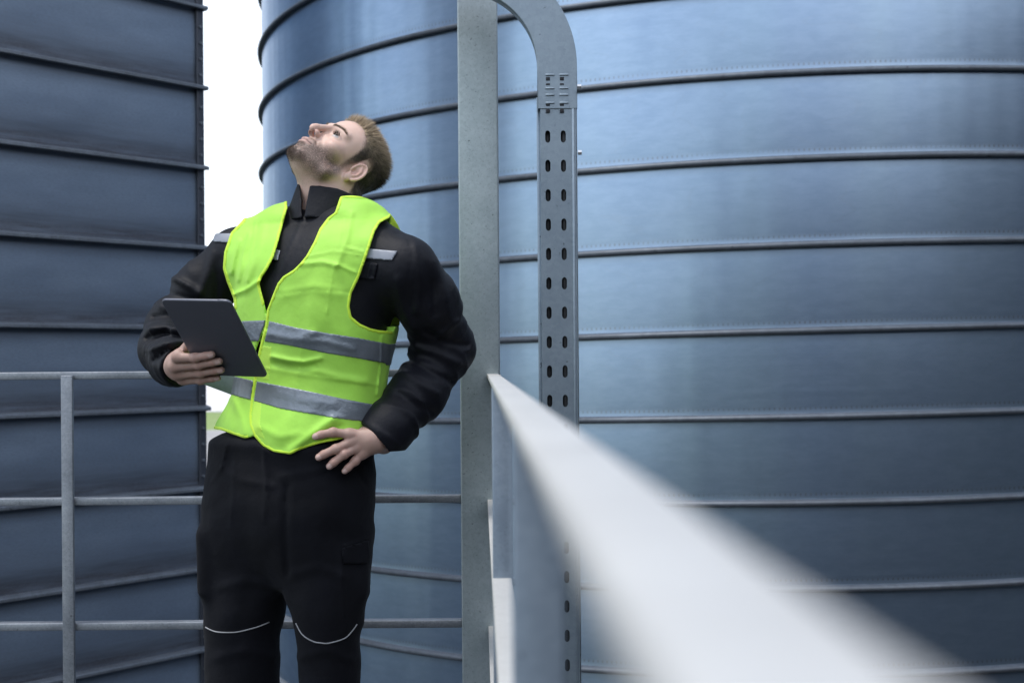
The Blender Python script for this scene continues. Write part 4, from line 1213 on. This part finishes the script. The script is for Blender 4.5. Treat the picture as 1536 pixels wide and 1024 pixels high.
def la_mask(q):
    x = np.abs(q[:, 0]); r_ = np.linalg.norm(np.stack([x, q[:, 1], q[:, 2]], 1) - EYE, axis=1)
    return ((r_ > 12.4) & (r_ < 16.5) & (q[:, 2] - EYE[2] > 3.2) & (q[:, 2] - EYE[2] < 8.2) & (q[:, 1] > 79) & (np.abs(x - 34) < 14)).astype(float)
def la_dir(q, N, r):
    sg = np.sign(q[:, 0])[:, None]
    return LW_((0, .85, .35)) + sg * LW_((.25, 0, 0)) + r.normal(0, .12, N.shape)
for sd_ in (1, -1): grow('eyelash', hv, hf[((hq[:, 1] > 45) & (hq[:, 0] * sd_ > 0))[hf].all(1)], 130, la_mask, lambda q, r: r.uniform(5, 8, len(q)), la_dir, lambda q: np.full(len(q), .22), lambda q, r: np.tile([.02, .014, .011], (len(q), 1)), 15)
# ------------------------------------------------------------------ jacket
zj = w(440, 672)[2]
jv, jf = surface_net(lambda p: np.maximum(jacket(p), zj - p[:, 2]), (-.90, 2.86, zj - .02), (.0, 3.56, 1.53), .0042, smooth=1)
jk = mesh_obj('jacket', jv, jf, M_JACKET, P)
# standing collar, open at the throat
COLL = [[(420, 345), (429, 322), (437, 302), (443, 285), (447, 274.5), (450.5, 277), (453, 300), (453.5, 329), (452, 345)],
        [(457, 345), (456.5, 327), (460, 303), (465, 278), (480, 278.5), (505, 282), (528, 291), (537, 302), (542, 318), (552, 345)]]
def collar(p):
    ax = _n(NECK1 - NECK0).astype(F32); rel = p - NECK0.astype(F32); t = rel @ ax
    L = float(np.linalg.norm(NECK1 - NECK0))
    r0 = np.linalg.norm(rel - t[:, None] * ax, axis=1)
    d = np.abs(r0 - (.0880 - .008 * np.clip(t / L, -1, 1.3)) - .0015 * sines(p, 91, 60)) - .0042
    q = to_px(p); fr = np.minimum(poly_sd(q, COLL[0]), poly_sd(q, COLL[1])) / PXM
    front = (p[:, 1] - (NECK0[1] + t / L * (NECK1[1] - NECK0[1]))) < .035
    d = smax(d, np.where(front, fr, t - .062), .003)
    return np.maximum(d, -t - .012)
lo, hi = bounds([NECK0, NECK1], .125)
cv_, cf_ = surface_net(collar, lo, hi, .0032, smooth=1)
mesh_obj('collar', cv_, cf_, M_JACKET, jk)
def patch(name, base, poly, off, half, mat, parent, h=.0026, label=None):
    c = np.mean(np.array(poly), 0); y = hitY(c[0], c[1], base); 
    pts = [W(x, yy, y) for x, yy in poly]; lo, hi = bounds(pts, .012); lo[1] = y - .07; hi[1] = y + .07
    f = shell(base, off, half, lambda p: poly_sd(to_px(p), poly) / PXM)
    v, fc = surface_net(f, lo, hi, h)
    o = mesh_obj(name, v, fc, mat, parent)
    if label: o['label'] = label
    return o
for poly in ([(548, 372.5), (597, 376.5), (588, 391), (544, 387.5)], [(323, 350), (350, 350), (345, 364.5), (318.5, 362.5)], [(410, 373), (421, 375.5), (417, 391), (404, 388)]):
    patch('reflective_tape', jacket, poly, .001, .0026, M_TAPE2, jk)
patch('pocket_flap', jacket, [(543, 392), (567, 395), (562, 419), (534, 418)], .0005, .0030, M_JACKET, jk)
# ------------------------------------------------------------------ vest
VOFF = .0125
lo = np.array([-.82, 2.90, w(440, 690)[2]]); hi = np.array([-.17, 3.62, w(490, 300)[2]])
vv, vf = surface_net(shell(vbase, VOFF, .0024, lambda p: vest_cut(p)[0]), lo, hi, .0035, smooth=1)
vest = mesh_obj('safety_vest', vv, vf, M_VEST, P)
TW = .0068
def trimcut(p):
    _, lp, rp, v = vest_cut(p)
    l = np.maximum(lp - .0008, -(lp + TW)); r = np.maximum(np.maximum(rp - .0008, -(rp + TW)), .012 - lp)
    c = np.minimum(l, r)
    b, _, _, _ = vest_cut(p)
    bk = np.maximum(b - .0008, -(b + TW))
    return np.where(v > -.035, c, bk)
tv, tf = surface_net(shell(vbase, VOFF + .0008, .0026, trimcut), lo, hi, .0028, smooth=1)
mesh_obj('edge_binding', tv, tf, M_TRIM, vest)
for poly in ([(391, 518), (409, 519), (405, 572), (384, 568)], [(381, 600), (394, 602), (391, 636), (400, 662), (384, 652), (377, 636)]):
    patch('front_facing', vbase, poly, VOFF + .0004, .0024, M_TRIM2, vest)
S1 = dict(top=[(300, 482), (371, 481), (400, 480), (445, 491), (490, 499), (535, 506), (591, 517), (640, 524)], bot=[(300, 512), (381, 512), (395, 512), (432, 518), (485, 529), (535, 537), (583, 546), (640, 556)])
S2 = dict(top=[(300, 560), (355, 565), (384, 571), (422, 578), (467, 587), (512, 597), (548, 604), (573, 608), (640, 616)], bot=[(300, 578), (345, 591), (373, 599), (422, 613), (490, 625), (526, 630), (548, 632), (640, 640)])
for S in (S1, S2):
    poly = S['top'] + S['bot'][::-1]
    def scut(p, poly=poly, S=S):
        q = to_px(p); c, lp, rp, v = vest_cut(p)
        s = poly_sd(q, poly) / PXM
        zc = w(585, (S['top'][-2][1] + S['bot'][-2][1]) / 2)[2]
        s = np.where(v > -.035, np.maximum(s, np.minimum(lp, rp) + TW * .2), np.abs(p[:, 2] - zc) - .024)
        gap = np.maximum(lp - .0005, -(lp + TW))           # the front edge binding shows over the tape
        return np.where(v > -.035, np.maximum(s, -gap), np.maximum(s, c))
    l2 = lo.copy(); h2 = hi.copy(); l2[2] = w(440, max(b for _, b in poly) + 14)[2]; h2[2] = w(440, min(b for _, b in poly) - 14)[2]
    sv, sf = surface_net(shell(vbase, VOFF + .0018, .0026, scut), l2, h2, .0022, smooth=2)
    mesh_obj('reflective_stripe', sv, sf, M_TAPE, vest)
# loose end of the rear tape hanging out behind his right side
M_TAPEB = simple('tape_back', (.24, .30, .28), .7, 0, .12, 60)
y0 = D0 + .07
V = []; n = 10
for i in range(n + 1):
    t = i / n
    top = (1 - t) * np.array([300, 556]) + t * np.array([362, 552]); bot = (1 - t) * np.array([303, 575]) + t * np.array([350, 593])
    yy = y0 + .02 * math.sin(2.2 * t) - .03 * t
    V += [W(*top, yy), W(*((top + bot) / 2), yy + .004), W(*bot, yy)]
Fq = []
for i in range(n):
    for k in range(2): Fq.append((3 * i + k, 3 * i + k + 1, 3 * i + k + 4, 3 * i + k + 3))
o = mesh_obj('tape_end', V, np.array(Fq), M_TAPEB, vest); o['label'] = 'pale loose end of the rear tape'
sm = o.modifiers.new('thickness', 'SOLIDIFY'); sm.thickness = .002
# ------------------------------------------------------------------ trousers and boots
tv, tf = surface_net(lambda p: np.maximum(tuck(p, trousers(p)), p[:, 2] - w(440, 640)[2]), (-.80, 2.90, .03), (-.22, 3.56, w(440, 636)[2]), .0050, smooth=1)
tr = mesh_obj('trousers', tv, tf, M_TROUS, P)
for pts in ([(308.5, 940), (317, 944.5), (327, 947.3), (343, 948), (359, 946.7), (386.5, 939.6), (404, 932.5)], [(444, 934), (453.6, 951), (469, 961), (481, 963.5), (493, 964), (516.7, 957), (528.6, 945.5), (535.7, 935.7)]):
    mb = MB(); L = []
    for x, y in spline(pts, 4):
        yy = hitY(x, y, trousers)
        if yy is not None: L.append(W(x, y, yy - .0008))
    mb.tube(L, .0015, 6); mb.build('knee_piping', M_PIPE, tr, smooth=True)
patch('pocket_flap', trousers, [(513, 822), (553, 809), (556, 836), (549, 845), (515, 846)], .0015, .0034, M_TROUS, tr, .0036)
for T in (T_LR, T_LL):
    z0 = T[0][0]; c = np.array([z0[1], z0[2], 0])
    A_, B_ = c + np.array([0, .02, .05]), c + E2 * .15 + np.array([0, 0, .045])
    def boot(p):
        d = smin(capsule(p, c + np.array([0, .01, .16]), A_, .055, .052), chain(p, [A_, (A_ + B_) / 2, B_], [.052, .050, .045], .03), .03)
        return np.maximum(d, .004 - p[:, 2])
    lo_, hi_ = bounds([A_, B_, c + np.array([0, 0, .16])], .08); lo_[2] = -.01
    v_, f_ = surface_net(boot, lo_, hi_, .006, smooth=1); mesh_obj('boot', v_, f_, M_BOOT, P)
# ================================================================== tablet in his right hand
M_TABB = NT('tablet_back'); _t = M_TABB; _t.set(Base_Color=_t.ramp(_t.noise(_t.coords(), 6, 3), [(.3, (.105, .110, .135)), (.7, (.120, .125, .150))]), Roughness=.42, Metallic=.55); M_TABB = _t.m
M_GLASS = simple('tablet_glass', (.01, .01, .012), .08)
tb = empty('tablet', tuple(TB_C)); tag(tb, 'grey tablet computer seen from its plain back, held in the right hand of the man', 'tablet')
def rr_slab(w_, h_, t_, r_, n=8):
    V, F = [], []; ring = []
    for cx_, cy_, a0 in ((1, 1, 0), (-1, 1, 90), (-1, -1, 180), (1, -1, 270)):
        for i in range(n + 1):
            a = math.radians(a0 + 90 * i / n); ring.append((cx_ * (w_ / 2 - r_) + r_ * math.cos(a), cy_ * (h_ / 2 - r_) + r_ * math.sin(a)))
    m = len(ring)
    for z in (-t_ / 2, t_ / 2):
        for x, y in ring: V.append((x, y, z))
    F = [tuple(range(m - 1, -1, -1)), tuple(range(m, 2 * m))] + [(i, (i + 1) % m, m + (i + 1) % m, m + i) for i in range(m)]
    return V, F
def tab_obj(name, V, F, mat, off, bev):
    Vw = [TB_C + TB_ex * x + TB_ey * y + TB_n * (z + off) for x, y, z in V]
    o = mesh_obj(name, Vw, F, mat, tb); b = o.modifiers.new('bevel', 'BEVEL'); b.width = bev; b.segments = 3; b.limit_method = 'ANGLE'; return o
V, F = rr_slab(TBW, TBH, .0072, .012); tab_obj('back_cover', V, F, M_TABB, 0, .0028)
V, F = rr_slab(TBW - .008, TBH - .008, .001, .010); tab_obj('screen', V, F, M_GLASS, -.0038, .0003)
V, F = rr_slab(.012, .003, .001, .0013); 
o = tab_obj('button', [(x + TBW * .36, z * 1.0 - TBH / 2 - .0002, y) for x, y, z in V], F, M_TABB, 0, .0003)
# ================================================================== camera, sky, sun
cam = bpy.data.cameras.new('camera'); co = bpy.data.objects.new('camera', cam); COL.objects.link(co)
co.location = (0, 0, CZ); co.rotation_euler = (math.pi / 2, ROLL, 0)
cam.sensor_width = 36; cam.lens = FPX / 1536 * 36; cam.shift_y = HY / 1536
cam.clip_start = .02; cam.clip_end = 20000
cam.dof.use_dof = True; cam.dof.focus_distance = 3.30; cam.dof.aperture_fstop = (cam.lens / 1000) / .0090
scene.camera = co
SUN_EL, SUN_AZ = math.radians(72), math.radians(-105)     # azimuth from +Y (into the picture), negative = left
wd = bpy.data.worlds.new('World'); scene.world = wd; wd.use_nodes = True
nt = wd.node_tree; bg = nt.nodes['Background']
sky = nt.nodes.new('ShaderNodeTexSky'); sky.sky_type = 'NISHITA'; sky.sun_disc = False
sky.sun_elevation = SUN_EL; sky.sun_rotation = SUN_AZ
sky.air_density = 1.0; sky.dust_density = 1.0; sky.ozone_density = 1.5; sky.altitude = 100
tc = nt.nodes.new('ShaderNodeTexCoord'); cn = nt.nodes.new('ShaderNodeTexNoise'); cn.inputs['Scale'].default_value = 1.6; cn.inputs['Detail'].default_value = 6
nt.links.new(tc.outputs['Generated'], cn.inputs['Vector'])
cr = nt.nodes.new('ShaderNodeValToRGB'); cr.color_ramp.elements[0].position = .38; cr.color_ramp.elements[1].position = .62
cr.color_ramp.elements[0].color = (.35, .35, .35, 1); cr.color_ramp.elements[1].color = (.9, .9, .9, 1)
nt.links.new(cn.outputs['Fac'], cr.inputs['Fac'])
cm = nt.nodes.new('ShaderNodeMix'); cm.data_type = 'RGBA'; cm.inputs[7].default_value = (6.7, 7.1, 7.6, 1)   # bright thin overcast
nt.links.new(cr.outputs['Color'], cm.inputs[0]); nt.links.new(sky.outputs[0], cm.inputs[6]); nt.links.new(cm.outputs[2], bg.inputs['Color']); bg.inputs['Strength'].default_value = .15
sl = bpy.data.lights.new('sun', 'SUN'); sl.energy = 1.15; sl.angle = math.radians(14); sl.color = (1, .96, .90)
so = bpy.data.objects.new('sun', sl); COL.objects.link(so)
d = Vector((math.sin(SUN_AZ) * math.cos(SUN_EL), math.cos(SUN_AZ) * math.cos(SUN_EL), math.sin(SUN_EL)))
so.rotation_euler = d.to_track_quat('Z', 'Y').to_euler(); so.location = (-6, 10, 14)
scene.view_settings.view_transform = 'Standard'; scene.view_settings.look = 'None'
scene.view_settings.exposure = 0.85; scene.view_settings.gamma = 1.0
scene.cycles.max_bounces = 8
